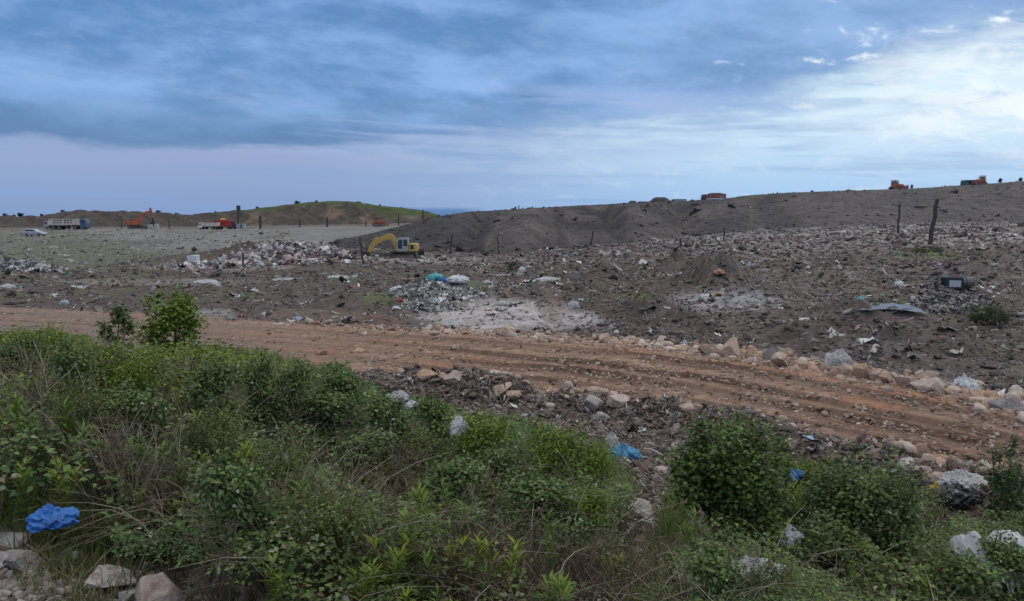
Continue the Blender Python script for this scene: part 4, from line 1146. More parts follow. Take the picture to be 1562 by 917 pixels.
def shrub(name, loc, w, h, label, group=None, leaf=.05, n=5000, cols=None, wts=None, seed=1, aspect=.85, open_=.0, lean=0, wd=.62, lobes=9, depth=.35, stems=9, cat='shrub', base=.0, rim=.5, leaders=0):
    """stems that fork from the base, and leaves grouped on lobes of an uneven crown"""
    r = np.random.default_rng(seed)
    root = empty(name, loc)
    tag(root, label, cat, group)
    # lobes
    C = []; 
    for i in range(lobes):
        a = 2 * np.pi * i / lobes + r.normal(0, .5); q = r.uniform(.15, .85) ** .7
        zz = r.uniform(base + .18, .88)
        lim = np.sqrt(max(.05, 1 - ((zz - .45) / .62) ** 2))
        C.append([w / 2 * .80 * q * lim * np.cos(a) + lean * zz, w / 2 * aspect * .80 * q * lim * np.sin(a), h * zz])
    C = np.array(C); rad = np.stack([w * r.uniform(.09, .25, lobes), w * aspect * r.uniform(.09, .25, lobes), h * r.uniform(.09, .20, lobes)], 1)
    for i in range(leaders):                      # upright leading shoots that break the outline
        a = r.uniform(0, 6.28); q = r.uniform(.1, .8) * w / 2
        C = np.vstack([C, [q * math.cos(a), q * math.sin(a) * aspect, h * r.uniform(.72, .98)]]); rad = np.vstack([rad, [w * .06, w * .06, h * r.uniform(.10, .2)]])
    lobes = len(C)
    # stems to the lobes
    K = 6; paths = []; rr = []
    for i in range(max(stems, 1)):
        c = C[i % lobes] + r.normal(0, .04 * w, 3); b = np.array([r.normal(0, .05 * w), r.normal(0, .05 * w), -.03])
        s = np.linspace(0, 1, K)[:, None]
        p = b * (1 - s) + c * s + np.array([0, 0, 1]) * .12 * h * np.sin(np.pi * s) * r.uniform(-.3, 1)
        paths.append(p); rr.append(np.linspace(1, .35, K) * max(.006, .012 * h))
    # twigs
    tw = []; tr = []
    for i in range(stems * 6):
        c = C[r.integers(0, lobes)]; d = r.normal(size=3); d /= np.linalg.norm(d); d[2] = abs(d[2]) * .6
        e = c + d * rad[r.integers(0, lobes)] * 1.15; s = np.linspace(0, 1, K)[:, None]
        tw.append(c * (1 - s) + e * s); tr.append(np.linspace(.5, .2, K) * max(.006, .010 * h))
    V, f = tube_arrays(np.array(paths + tw), np.array(rr + tr))
    link('stems', mesh_np('stems', V, [f], M_STEM, np.tile([.12, .09, .065], (len(V), 1))), root)
    li = r.choice(lobes, n, p=(rad.prod(1) ** .66) / (rad.prod(1) ** .66).sum())
    d = r.normal(size=(n, 3)); d = norm(d)
    q = 1 - depth * r.random(n) ** 1.3 + (r.random(n) < .10) * r.uniform(0, rim, n)
    cl = np.clip(1 + .5 * fbm(d[:, 0] * 2.2 + li, d[:, 1] * 2.2 + d[:, 2] * 2, 2, 77), .5, 1.5)
    P = C[li] + d * rad[li] * (q * cl)[:, None]
    ok = P[:, 2] > .02
    ok &= r.random(n) > open_ * (P[:, 2] < h * .35)
    P = P[ok]; d = d[ok]; m = len(P); li = li[ok]
    a = r.uniform(0, 2 * np.pi, m)
    D = norm(d * .5 + np.stack([np.cos(a), np.sin(a), r.normal(-.05, .4, m)], 1)); Nn = norm(d * .6 + np.array([0, 0, .9]) + r.normal(0, .3, (m, 3)))
    L = leaf * r.uniform(.65, 1.3, m)
    V, f = leaf_arrays(P, D, Nn, L, L * wd * r.uniform(.8, 1.15, m))
    cols = cols or BR_D; wts = wts or BR_DW
    ww = np.array(wts, float); ww /= ww.sum()
    lobe_t = r.uniform(.85, 1.2, lobes)
    c = np.array(cols)[r.choice(len(cols), m, p=ww)] * r.uniform(.75, 1.25, (m, 1)) * lobe_t[li][:, None]
    link('foliage', mesh_np('foliage', V, [f], M_LEAF, np.repeat(np.clip(c, .01, .5), 5, 0), True), root)
    return root


def wh(p, wp, hp):
    D = p.y / .99
    return wp * D / F, hp * D / F


def build_shrubs():
    p = hit(268, 575); w, h = wh(p, 108, 128)
    shrub('shrub', p, w, h, 'tall bright green bushy shrub rising above the thicket before the road', leaf=.07, n=5200, cols=BR_B, wts=BR_BW, seed=21, lobes=30, depth=.9, wd=.45, open_=.2, leaders=9)
    p = hit(182, 552); w, h = wh(p, 62, 92)
    shrub('sapling', p, w, h, 'thin sparse green sapling left of the tall bright shrub', leaf=.085, n=700, cols=BR_D, wts=BR_DW, seed=24, lobes=9, depth=.9, stems=7, wd=.5, cat='sapling')
    p = hit(1110, 858); w, h = wh(p, 222, 222)
    shrub('bramble_bush', p, w, h, 'tall leafy dark green bush right of the rubbish gap', leaf=.050, n=10500, cols=[(.08, .125, .033), (.115, .165, .042), (.055, .088, .03), (.16, .21, .055)], wts=[4, 3, 3, 1.2], seed=31, lobes=26, depth=.75, leaders=10, wd=.72)
    p = hit(1105, 700); w, h = wh(p, 120, 95)
    shrub('bare_bush', p, w, h, 'nearly leafless twiggy bush standing above the tall dark green bush', leaf=.05, n=160, cols=BR_D, wts=BR_DW, seed=33, lobes=12, depth=1, stems=16, cat='bush')
    p = hit(1310, 915); w, h = wh(p, 235, 225)
    shrub('bramble_bush', p, w, h, 'broad dark bramble bush behind the grey plastic sheet', leaf=.042, n=12000, cols=BR_D, wts=BR_DW, seed=41, lobes=24, depth=.75, leaders=12, wd=.7)
    p = hit(1225, 885); w, h = wh(p, 130, 120)
    shrub('bramble_bush', p, w, h, 'small bramble bush just below the white bag', leaf=.045, n=3600, cols=BR_D, wts=BR_DW, seed=43, lobes=16, depth=.75, leaders=6, wd=.7)
    p = hit(1532, 805); w, h = wh(p, 92, 168)
    shrub('sapling', p, w, h, 'dark green sapling at the right edge beside the dirt road', leaf=.075, n=1500, cols=[(.045, .08, .028), (.06, .10, .03), (.085, .12, .04)], wts=[3, 3, 1], seed=51, lobes=12, depth=.8, stems=9, cat='sapling', wd=.5)
    p = hit(830, 800); w, h = wh(p, 150, 60)
    shrub('bramble_bush', p, w, h, 'low mounded bramble bush left of the white stone', leaf=.045, n=3600, cols=BR_D, wts=BR_DW, seed=57, lobes=12, depth=.5, wd=.7)
    # clumps that stand out of the thicket
    OL = brighten([(.085, .10, .03), (.12, .125, .045), (.06, .075, .025)], 1.35)
    protos = [shrub('thicket_bush', (0, 0, 0), 1.0, .8, 'rounded dark bramble clump standing out of the thicket', 'clumps of bramble in the thicket', leaf=.05, n=3200, seed=81, lobes=18, depth=.8, leaders=6, wd=.7, cat='bush'),
              shrub('thicket_bush', (0, 0, 0), 1.0, .8, 'olive green bushy clump standing out of the thicket', 'olive clumps in the thicket', leaf=.038, n=3600, seed=83, lobes=20, depth=.85, leaders=8, wd=.5, cat='bush', cols=OL, wts=[3, 2, 3]),
              shrub('thicket_bush', (0, 0, 0), 1.0, .8, 'bright green leafy clump standing out of the thicket', 'bright clumps in the thicket', leaf=.055, n=2600, seed=85, lobes=15, depth=.7, wd=.42, cat='bush', cols=BR_B, wts=BR_BW, leaders=5),
              shrub('twiggy_bush', (0, 0, 0), 1.0, .9, 'grey leafless twiggy bush tangled in the thicket', 'leafless bushes in the thicket', leaf=.03, n=160, seed=87, lobes=22, depth=1, stems=40, cat='bush')]
    used = [False] * 4
    for k, px, py, wp, hp in [(0, 520, 612, 110, 50), (0, 450, 598, 90, 44), (0, 395, 585, 90, 42), (0, 585, 655, 110, 52), (0, 660, 650, 90, 45), (2, 740, 690, 120, 60), (2, 850, 715, 130, 70), (2, 910, 740, 80, 70), (0, 500, 660, 130, 65), (0, 330, 610, 120, 60),
                              (2, 60, 540, 110, 42), (2, 150, 560, 100, 40), (2, 210, 575, 90, 36), (0, 110, 570, 110, 45), (0, 20, 575, 90, 50), (1, 330, 690, 140, 75), (1, 430, 760, 150, 85), (0, 560, 740, 150, 80), (1, 640, 720, 120, 60), (0, 700, 780, 150, 80), (0, 350, 800, 190, 100),
                              (1, 500, 830, 170, 90), (0, 200, 670, 150, 80), (1, 120, 640, 110, 60), (0, 820, 800, 170, 75), (2, 890, 800, 110, 60), (0, 760, 730, 110, 50), (3, 720, 765, 110, 60), (3, 170, 740, 130, 120), (3, 250, 790, 110, 110), (3, 560, 700, 100, 60),
                              (3, 330, 880, 140, 110), (3, 640, 900, 150, 120), (3, 900, 900, 150, 100), (3, 460, 640, 120, 60), (0, 1090, 930, 150, 90), (1, 1180, 930, 130, 80), (0, 1480, 935, 160, 90), (1, 1400, 800, 110, 60), (0, 1290, 770, 120, 60), (2, 1245, 770, 60, 70), (0, 1530, 900, 120, 80), (3, 1130, 890, 120, 70), (1, 990, 950, 120, 60)]:
        c = top_hit(px, py - hp * .35); b = Vector((c.x, c.y, on_ground(c.x, c.y) + .25 * canopy(np.array([c.x]), np.array([c.y]))[0]))
        o = protos[k] if not used[k] else copy_tree(protos[k]); used[k] = True
        w = wp * c.y / F; top = at_depth(px, py - hp, c.y).z; hh = np.clip(top - b.z, .25, 1.3)
        o.location = b; o.scale = (w, w, hh / (.8 if k < 3 else .9)); o.rotation_euler = (0, 0, random.uniform(0, 6.28))
    # bushes out on the plain
    p = hit(783, 416); w, h = wh(p, 32, 17)
    shrub('bush', p, w, h, 'small dark bush alone on the dump plain beside white wrappers', leaf=.13, n=900, seed=61, lobes=8, wd=.5, cat='bush', cols=[(.05, .068, .03), (.07, .085, .04)], wts=[2, 1])
    p = hit(1508, 500); w, h = wh(p, 84, 36)
    shrub('bush', p, w, h, 'low feathery green bush below the black jerrycan', leaf=.11, n=4200, seed=63, lobes=12, wd=.25, depth=.8, cat='bush', cols=[(.055, .095, .03), (.075, .12, .035), (.045, .075, .028)], wts=[3, 2, 2])
    p = hit(1416, 391); w, h = wh(p, 60, 17)
    shrub('bush', p, w, h, 'low green tuft round the foot of the leaning post', leaf=.26, n=1300, seed=65, lobes=10, wd=.2, depth=.8, cat='bush', cols=[(.075, .10, .045), (.10, .115, .055)], wts=[2, 1])
    p = hit(1370, 466); w, h = wh(p, 40, 9)
    shrub('weed_patch', p, w, h, 'low green weeds behind the blue grey sheet', leaf=.12, n=800, seed=67, lobes=9, wd=.3, depth=.8, cat='weeds', cols=[(.06, .09, .03), (.08, .11, .04)], wts=[2, 1])
    # shrubs on the far skyline
    proto = shrub('skyline_shrub', (0, 0, 0), 2.0, 2.0, 'dark round shrub small on the far skyline', 'shrubs on the far skyline', leaf=.42, n=420, seed=71, lobes=7, wd=.6, stems=3, cat='shrub', cols=[(.04, .055, .03), (.055, .07, .035)], wts=[2, 1])
    first = True
    for (px, py, wp, hp) in [(8, 334, 9, 7), (32, 333, 12, 8), (22, 333, 6, 5), (64, 330, 7, 5), (47, 333, 6, 5), (118, 322, 5, 3), (242, 326, 10, 5), (96, 326, 8, 6), (329, 326, 4, 5), (341, 325, 5, 3), (393, 320, 7, 5), (454, 313, 11, 7), (483, 310, 6, 5), (547, 310, 14, 3),
                             (580, 317, 5, 4), (587, 318, 4, 3), (612, 320, 8, 4), (547, 319, 6, 4), (640, 325, 7, 3), (652, 327, 5, 3), (300, 329, 12, 3), (270, 329, 9, 3), (560, 313, 9, 3)]:
        a = 287.0
        o = proto if first else copy_tree(proto); first = False
        q = at_depth(px, py, a); o.location = (q.x, q.y, on_ground(q.x, q.y) - .35)
        s = wp * a / F / 2.0 * .8; o.scale = (s, s, hp * a / F / 2.0 * .75 + .1)
    for (px, py, wp, hp) in [(1526, 279, 6, 6), (1557, 277, 6, 5), (1391, 288.5, 4, 5), ]:
        a = 249.0
        o = copy_tree(proto); q = at_depth(px, py, a); o.location = (q.x, q.y, on_ground(q.x, q.y) - .15)
        s = wp * a / F / 2.0; o.scale = (s, s, hp * a / F / 2.0 + .15); o['label'] = 'dark low shrub on the crest of the mound at right'; o['group'] = 'shrubs on the crest of the mound'


build_shrubs()

# ------------------------------------------------------------------ posts
M_POST = mat_plain('dark_wood', (.045, .038, .036), .85, var=.3, scale=6, dirt=(.09, .08, .075))


def build_posts():
    posts = [(549, 362, 554, 404.5, 3.2, 'dark post leaning left, just in front of the yellow excavator'), (690, 357, 686, 388, 3.0, 'crooked dark post right of the yellow excavator'),
             (759, 361, 761, 389.5, 2.6, 'dark post at the left foot of the dark mound slope'), (905, 353, 901, 377, 3.0, 'dark post tilted right standing before the mound gully'),
             (1038, 363, 1039, 381, 3.4, 'short dark post behind the heaped rubbish mound'), (1105, 348, 1104, 370, 2.6, 'thin dark post right of the short one, by the pale rubble band'),
             (1373, 311, 1369, 360, 3.4, 'upright dark post behind the tall leaning one'), (1430, 304, 1417, 378, 6.6, 'tall leaning dark post rising from a green tuft'), (371, 386, 371, 409, 3.2, 'thin dark post in front of the long waste heap')]
    for xt, yt, xb, yb, wp, lab in posts:
        b = hit(xb, yb); t = at_depth(xt, yt, b.y); D = b.y; r = wp * D / F / 2
        v = t - b
        m = MB()
        n = 6; pts = [Vector((0, 0, -.5))] + [v * (i / n) + Vector((math.sin(i * 2.1) * r * .35, 0, 0)) * (0 < i < n) for i in range(n + 1)]
        for i in range(n + 1):
            m.cyl(pts[i], pts[i + 1], r * (1.1 - .04 * i), 9, r * (1.1 - .04 * (i + 1)))
        tag(m.build('post', M_POST, None, 0, b), lab, 'post', 'dark posts across the dump')
    small = [(397, 329, 345.5, 4.2, 'stout dark post at the right of the parked red tipper'), (457, 335, 345, 2.4, None), (499, 331, 344.5, 3.2, 'dark post on the terrace below the grassy hill top'), (558, 336, 343.5, 2, None), (608, 327, 340, 2, None), (645, 320, 337, 2.4, 'dark post where the hill meets the mound'),
             (185, 330, 347, 1.6, 'thin pale post left of the orange excavator'), (258, 337, 350, 1.8, None), (362.5, 317, 346, 3.0, None)]
    for px, yt, yb, wp, lab in small:
        D = 189.0 if px != 362.5 else 196
        b = at_depth(px, yb, D); b.z = on_ground(b.x, b.y); t = at_depth(px + (1.2 if px == 362.5 else 0), yt, D); r = wp * D / F / 2
        m = MB().cyl((0, 0, -.4), t - b, r, 8, r * .85)
        if px == 362.5: m.box(((t - b).x, 0, (t - b).z), (r * 3.2, r * 3, 1.1))
        if px == 362.5: tag(m.build('mast', M_POST, None, 0, b), 'tall dark mast rising behind the red tipper truck', 'mast')
        else: tag(m.build('post', M_POST, None, 0, b), lab or 'thin dark post on the far terrace edge', 'post', 'posts along the far terrace')
    b = at_depth(791.5, 322, 228); b.z = on_ground(b.x, b.y)
    t = at_depth(791.5, 313.5, 228)
    tag(MB().cyl((0, 0, -.4), t - b, .16, 8, .14).build('post', M_POST, None, 0, b), 'lone thin post on the crest of the dark mound', 'post')


build_posts()

# ------------------------------------------------------------------ paints
M_YEL = mat_plain('yellow_paint', (.50, .315, .075), .5, var=.2, scale=1.6, dirt=(.30, .20, .09))
M_ORG = mat_plain('orange_paint', (.42, .105, .045), .5, scale=1.4, dirt=(.22, .09, .05))
M_RED = mat_plain('red_paint', (.38, .025, .025), .5, scale=1.0, dirt=(.20, .04, .035))
M_DRED = mat_plain('dark_red_paint', (.11, .02, .03), .45, scale=1.2)
M_CREAM = mat_plain('cream_paint', (.56, .50, .44), .55, scale=.9, dirt=(.36, .31, .27))
M_WHITE = mat_plain('white_paint', (.68, .68, .68), .5, scale=1.0, dirt=(.42, .40, .38))
M_BLUE = mat_plain('blue_paint', (.06, .12, .20), .4, scale=1.0)
M_TEAL = mat_plain('dark_teal_paint', (.045, .085, .10), .45, scale=1.0)
M_CABG = mat_plain('pale_grey_paint', (.29, .34, .355), .5, scale=1.5, dirt=(.20, .22, .22))
M_SILV = mat_plain('silver_paint', (.44, .47, .52), .3, .55, scale=.8, dirt=(.32, .33, .35))
M_DARK = mat_plain('dark_steel', (.03, .028, .028), .7, var=.2, dirt=(.085, .07, .06))
M_STEEL = mat_plain('worn_steel', (.20, .185, .17), .5, .4, dirt=(.12, .09, .07))
M_RUB = mat_plain('rubber', (.022, .022, .023), .8, dirt=(.08, .07, .06))
M_GLASS = mat_plain('dark_glass', (.035, .05, .065), .12, 0, .05, spec=.7)
M_TRACKM = mat_plain('muddy_track', (.05, .042, .038), .85, dirt=(.13, .105, .085), scale=4)


def wheel(m_tyre, m_rim, x, y, r, wdt, root, out=1):
    t = MB().cyl((x, y - wdt / 2, r), (x, y + wdt / 2, r), r, 18).build('wheel', m_tyre, root, .03 * r)
    MB().cyl((x, y + out * wdt * .47, r), (x, y + out * wdt * .53, r), r * .56, 14).build('rim', m_rim, t)
    return t


def track_parts(root, L, hgt, wdt, ys, cx=0):
    for y in (-ys, ys):
        r = hgt / 2; prof = []
        for k in range(9):
            a = math.pi / 2 + math.pi * k / 8; prof.append((cx - L / 2 + r + r * math.cos(a), r + r * math.sin(a)))
        for k in range(9):
            a = -math.pi / 2 + math.pi * k / 8; prof.append((cx + L / 2 - r + r * math.cos(a), r + r * math.sin(a)))
        m = MB().prism(prof, y - wdt / 2, y + wdt / 2)
        for k in range(int(L / .22)):                       # grouser bars
            x = cx - L / 2 + r + k * .22
            if x < cx + L / 2 - r:
                m.box((x, y, hgt + .015), (.07, wdt, .05)); m.box((x, y, -.015), (.07, wdt, .05))
        t = m.build('track', M_TRACKM, root)
        w = MB()
        sgn = 1 if y > 0 else -1
        for k in range(2):
            w.cyl((cx + (L / 2 - r) * (1 if k else -1), y + sgn * (wdt / 2 - .02), r), (cx + (L / 2 - r) * (1 if k else -1), y + sgn * (wdt / 2 + .05), r), r * .72, 14)
        nr = max(4, int((L - hgt) / .5))
        for k in range(nr):
            w.cyl((cx - L / 2 + hgt + (L - 2 * hgt) * k / (nr - 1), y + sgn * (wdt / 2 - .02), r * .48), (cx - L / 2 + hgt + (L - 2 * hgt) * k / (nr - 1), y + sgn * (wdt / 2 + .04), r * .48), r * .34, 10)
        w.box((cx, y + sgn * (wdt / 2 + .015), r * 1.0), (L - hgt * 1.6, .05, r * .5))
        w.build('track_rollers', M_STEEL, t)


def excavator(loc, rz, sc, paint, cabpaint, label, boom, stick, bucket_pts, group=None):
    """boom and stick are outlines in the machine's side plane; forward is +x, its own left is +y"""
    root = empty('excavator', loc, rz, sc); tag(root, label, 'excavator', group)
    track_parts(root, 4.05, .66, .60, 1.05)
    MB().box((0, 0, .50), (2.2, 1.6, .36)).cyl((0, 0, .6), (0, 0, .80), .72, 20).build('undercarriage', M_DARK, root)
    MB().box((-.65, 0, .90), (3.1, 2.5, .20)).build('deck', M_DARK, root, .03)
    MB().prism([(-2.25, 1.0), (-2.32, 1.25), (-2.28, 1.84), (-2.1, 1.9), (-1.35, 1.9), (-1.32, 1.0)], -1.22, 1.22).build('counterweight', paint, root, .04)
    MB().box((-1.72, 1.225, 1.5), (.42, .02, .52)).build('louvre', M_DARK, root)
    MB().prism([(-1.32, 1.0), (-1.32, 1.85), (-.2, 1.85), (.1, 1.55), (.1, 1.0)], -1.2, -.35).build('engine_hood', paint, root, .04)
    cab = MB().prism([(-1.28, 1.0), (-1.28, 2.50), (-1.18, 2.58), (-.12, 2.56), (.02, 2.4), (.12, 1.75), (.08, 1.0)], .18, 1.2).build('cab', cabpaint, root, .03)
    MB().prism([(-1.16, 1.62), (-1.16, 2.38), (-.72, 2.38), (-.72, 1.62)], 1.203, 1.212).build('window', M_GLASS, cab)
    MB().prism([(-.60, 1.30), (-.60, 2.38), (-.20, 2.38), (-.06, 1.85), (-.08, 1.30)], 1.203, 1.212).build('window', M_GLASS, cab)
    MB().prism([(.03, 2.36), (.13, 1.76), (.155, 1.76), (.05, 2.38)], .28, 1.1).build('windscreen', M_GLASS, cab)
    MB().cyl((-1.3, -.8, 1.85), (-1.3, -.8, 2.25), .06, 8).build('exhaust', M_DARK, root)
    b = MB().prism(boom, -.20, .14).build('boom', paint, root, .03)
    s = MB().prism(stick, -.16, .10).build('stick', paint, root, .025)
    bk = MB().prism(bucket_pts, -.55, .50).build('bucket', M_DARK, root, .02)
    return root


def build_machines():
    # yellow excavator at work on the waste heap, facing left
    p = hit(608.5, 395.8); sc = p.y / 94.0
    boom = [(.25, .95), (.05, 1.35), (.18, 2.05), (.36, 2.55), (.72, 2.95), (1.05, 3.05), (1.5, 2.93), (2.55, 2.50), (2.72, 2.33), (2.62, 2.05), (2.45, 1.86), (1.5, 2.26), (1.1, 2.36), (.82, 2.22), (.66, 1.95), (.58, 1.5), (.62, 1.05)]
    stick = [(2.35, 2.30), (2.60, 2.62), (2.80, 2.58), (3.30, 1.85), (3.72, 1.05), (3.70, .60), (3.45, .58), (3.20, 1.0), (2.85, 1.45), (2.42, 1.85)]
    bucket = [(3.35, .78), (3.55, .95), (4.05, .98), (4.75, .82), (4.95, .62), (4.80, .42), (4.35, .40), (3.95, .58), (3.80, .36), (3.45, .40)]
    e = excavator(p, math.pi, sc, M_YEL, M_CABG, 'yellow crawler excavator with pale grey cab digging at the waste heap', boom, stick, bucket)
    bo = [c for c in e.children if c.name.startswith('boom')][0]
    for a, b_, r in (((.62, -.26, 1.15), (1.28, -.26, 2.45), .07), ((.62, .20, 1.15), (1.28, .20, 2.45), .07), ((1.3, -.03, 3.05), (2.62, -.03, 2.72), .075)):
        a = Vector(a); b_ = Vector(b_); c = a.lerp(b_, .55)
        MB().cyl(a, c, r, 10).cyl(c, b_, r * .6, 10).build('hydraulic_cylinder', M_STEEL, bo)
    # the machine is turned, so its left side faces the viewpoint: mirror the cab side is already +y -> -y after turning
    # orange excavator on the terrace, facing right, seen from its right side
    b = at_depth(211, 348, 192); b.z = on_ground(b.x, b.y); sc = 3.05 * 192 / F * 5.1 / 2.5 * 1.0
    sc = 34 * 192 / F / 4.6 * .86
    boom = [(.1, .95), (-.1, 1.4), (.55, 3.7), (.80, 3.95), (1.2, 4.05), (3.0, 4.55), (3.25, 4.40), (3.1, 4.10), (1.35, 3.45), (1.05, 3.2), (.45, 1.2)]
    stick = [(2.75, 4.3), (2.70, 5.05), (2.95, 5.25), (3.2, 4.9), (3.50, 3.7), (3.62, 2.7), (3.38, 2.65), (3.05, 3.6)]
    bucket = [(3.35, 2.75), (3.62, 2.75), (3.75, 2.0), (3.6, 1.15), (3.1, .95), (2.75, 1.35), (2.95, 1.75), (3.3, 1.85)]
    excavator(b, R(8), sc, M_ORG, M_ORG, 'orange excavator with raised boom on the far terrace', boom, stick, bucket)
    for px, wp, hp in ((229, 6, 7), (239, 5, 8)):
        q = at_depth(px, 344.5, 190); q.z = on_ground(q.x, q.y); w = wp * 190 / F; h = hp * 190 / F
        tag(MB().prism([(-w / 2, -.2), (-w / 2, h * .9), (-w * .3, h), (w * .42, h), (w / 2, h * .8), (w / 2, -.2)], -.5, .5).build('concrete_block', mat_plain('concrete', (.38, .36, .34), .9, dirt=(.25, .24, .22)), None, .06, q),
            'pale concrete block standing right of the orange excavator', 'block', 'concrete blocks by the orange excavator')

    def truck(loc, rz, sc, cabm, boxm, label, L=8.6, pattern=False, load=None, tall=1.5, group=None, boxm2=None):
        root = empty('tipper_truck', loc, rz, sc); tag(root, label, 'truck', group)
        MB().box((-.3, 0, .95), (L - .9, .9, .28)).box((1.8, .75, .75), (1.2, .5, .5)).box((1.8, -.75, .75), (1.2, .5, .5)).build('chassis', M_DARK, root)
        x1 = L / 2 - 2.0; x0 = -L / 2
        h0 = 1.25; h1 = h0 + tall
        body = MB().prism([(x0, h0 + .08), (x0 - .12, h1 - .1), (x0 + .05, h1), (x1 - .15, h1), (x1, h1 - .12), (x1 - .1, h0), (x0 + .2, h0)], -1.22, 1.22).build('tipper_body', boxm, root, .04)
        # headboard sloping over the cab, top rails and ribs
        MB().prism([(x1 - .08, h1 - .05), (x1 + .9, h1 + .02), (x1 + .9, h1 - .12), (x1 + .3, h1 - .2), (x1 + .75, h0 + .1), (x1 + .35, h0 - .1), (x1 - .05, h0 + .05)], -1.2, 1.2).build('headboard', boxm2 or boxm, body)
        rib = MB()
        for s in (-1, 1):
            if pattern:
                for gx in (0, 1):
                    for i in range(3):
                        for k in (0, 1):
                            xx = x0 + 1.35 + gx * 2.55 + i * .72
                            MB().box((xx, s * 1.226, h0 + tall * (.36 + .36 * k)), (.46, .02, tall * .19)).build('dark_panel', M_DARK, body)
                for xx in (x0 + .9, x0 + 3.35, x1 - .3): rib.box((xx, s * 1.25, (h0 + h1) / 2), (.12, .10, tall))
            else:
                for i in range(7): rib.box((x0 + .3 + i * (x1 - x0 - .6) / 6, s * 1.25, (h0 + h1) / 2), (.11, .10, tall * .96))
            rib.box(((x0 + x1) / 2, s * 1.25, h1 - .05), (x1 - x0, .12, .12))
        rib.build('body_ribs', boxm, body)
        
        cab = MB().prism([(x1 + .45, .62), (x1 + .45, 2.62), (x1 + .6, 2.72), (L / 2 - .35, 2.70), (L / 2 - .08, 2.3), (L / 2, 1.6), (L / 2, .55), (x1 + 1.5, .55), (x1 + 1.45, .75)], -1.2, 1.2).build('cab', cabm, root, .05)
        for s in (-1, 1):
            MB().prism([(x1 + .85, 1.72), (x1 + .85, 2.45), (L / 2 - .45, 2.45), (L / 2 - .22, 1.72)], s * 1.203, s * 1.215).build('side_window', M_GLASS, cab)
        MB().prism([(L / 2 - .12, 2.42), (L / 2 + .0, 1.66), (L / 2 + .03, 1.66), (L / 2 - .06, 2.44)], -1.05, 1.05).build('windscreen', M_GLASS, cab)
        MB().box((L / 2 + .03, 0, .62), (.12, 2.3, .3)).build('bumper', M_DARK, root)
        for x in (L / 2 - 1.05, L / 2 - 2.75, -L / 2 + 2.3, -L / 2 + .95):
            for s in (-1, 1): wheel(M_RUB, M_STEEL, x, s * 1.02, .52, .34, root, s)
        if load is not None:
            v, f = lump_shape(3, 55, .3); v = v * np.array([(x1 - x0) * .46, 1.0, .5]); v[:, 2] = np.maximum(v[:, 2], -.1)
            link('load', mesh_np('load', v + np.array([(x0 + x1) / 2, 0, h1]), [f], load, np.tile([.07, .06, .06], (len(v), 1)), True), body)
        return root

    def site(px, py, D):
        q = at_depth(px, py, D); q.z = on_ground(q.x, q.y); return q
    # long cream tipper with dark square panels, facing right
    p = site(107, 347, 187); truck(p, R(3), 54 * 187 / F / 8.9, M_BLUE, M_CREAM, 'long cream tipper truck with dark square panels and blue cab on the terrace', L=8.9, pattern=True, tall=1.45)
    p = site(88, 340, 214); truck(p, R(176), 42 * 214 / F / 8.6 * .9, M_CABG, M_CREAM, 'cream tipper truck half hidden behind the long panelled one', tall=1.3)
    # white-bodied and red tippers
    p = site(319, 346.5, 190); truck(p, R(178), 30 * 190 / F / 8.0, M_WHITE, M_CREAM, 'cream bodied tipper truck with white cab facing left before the red one', L=8.0, tall=1.5)
    p = site(344, 346.5, 192); truck(p, R(2), 34 * 192 / F / 8.0, M_DRED, M_RED, 'bright red tipper truck with dark red cab on the terrace', L=8.0, load=None, tall=1.8)
    q = site(341, 346.5, 192)
    tag(link('orange_tarpaulin', mesh_np('t', lump_shape(3, 77, .4)[0] * np.array([.7, .6, .35]), [ICO[3][1]], mat_plain('orange_cloth', (.6, .25, .06), .7), None, True), None, (q.x, q.y - .1, q.z + 2.35)), 'orange tarpaulin bundle on top of the red tipper truck', 'tarpaulin')
    q = site(368, 346.5, 191)
    c = empty('site_container', q, 0, 12 * 191 / F / 3.0); tag(c, 'small grey steel container right of the dark red truck cab', 'container')
    MB().box((0, 0, 1.0), (3.0, 2.0, 1.9)).build('body', M_CABG, c, .05)
    MB().box((.3, -1.02, .95), (.7, .03, 1.5)).build('door', M_BLUE, c)
    MB().box((0, 0, 2.0), (3.1, 2.1, .1)).build('roof', M_STEEL, c)
    # the car
    p = hit(54, 360); sc = 31 * p.y / F / 4.5
    car = empty('parked_car', p + Vector((0, 0, -.05)), R(-4), sc); tag(car, 'silver estate car on the grassy slope below the cream tipper', 'car')
    body = MB().prism([(-2.2, .35), (-2.28, .75), (-2.15, 1.0), (-2.0, 1.05), (1.0, 1.02), (1.9, .90), (2.2, .72), (2.25, .40), (2.1, .28), (-2.1, .28)], -.9, .9).build('body', M_SILV, car, .08)
    cabn = MB().prism([(-2.1, 1.03), (-1.85, 1.50), (-1.5, 1.58), (-.1, 1.58), (.35, 1.42), (1.1, 1.0)], -.78, .78).build('cabin', M_SILV, car, .06)
    for s in (-1, 1):
        MB().prism([(-1.75, 1.08), (-1.6, 1.44), (-.75, 1.46), (-.75, 1.08)], s * .783, s * .795).build('window', M_GLASS, cabn)
        MB().prism([(-.66, 1.08), (-.66, 1.46), (-.12, 1.46), (.25, 1.34), (.75, 1.06)], s * .783, s * .795).build('window', M_GLASS, cabn)
        MB().box((2.17, s * .62, .72), (.1, .34, .14)).build('headlight', M_WHITE, car)
        for x in (-1.4, 1.4): wheel(M_RUB, M_STEEL, x, s * .82, .34, .22, car, s)

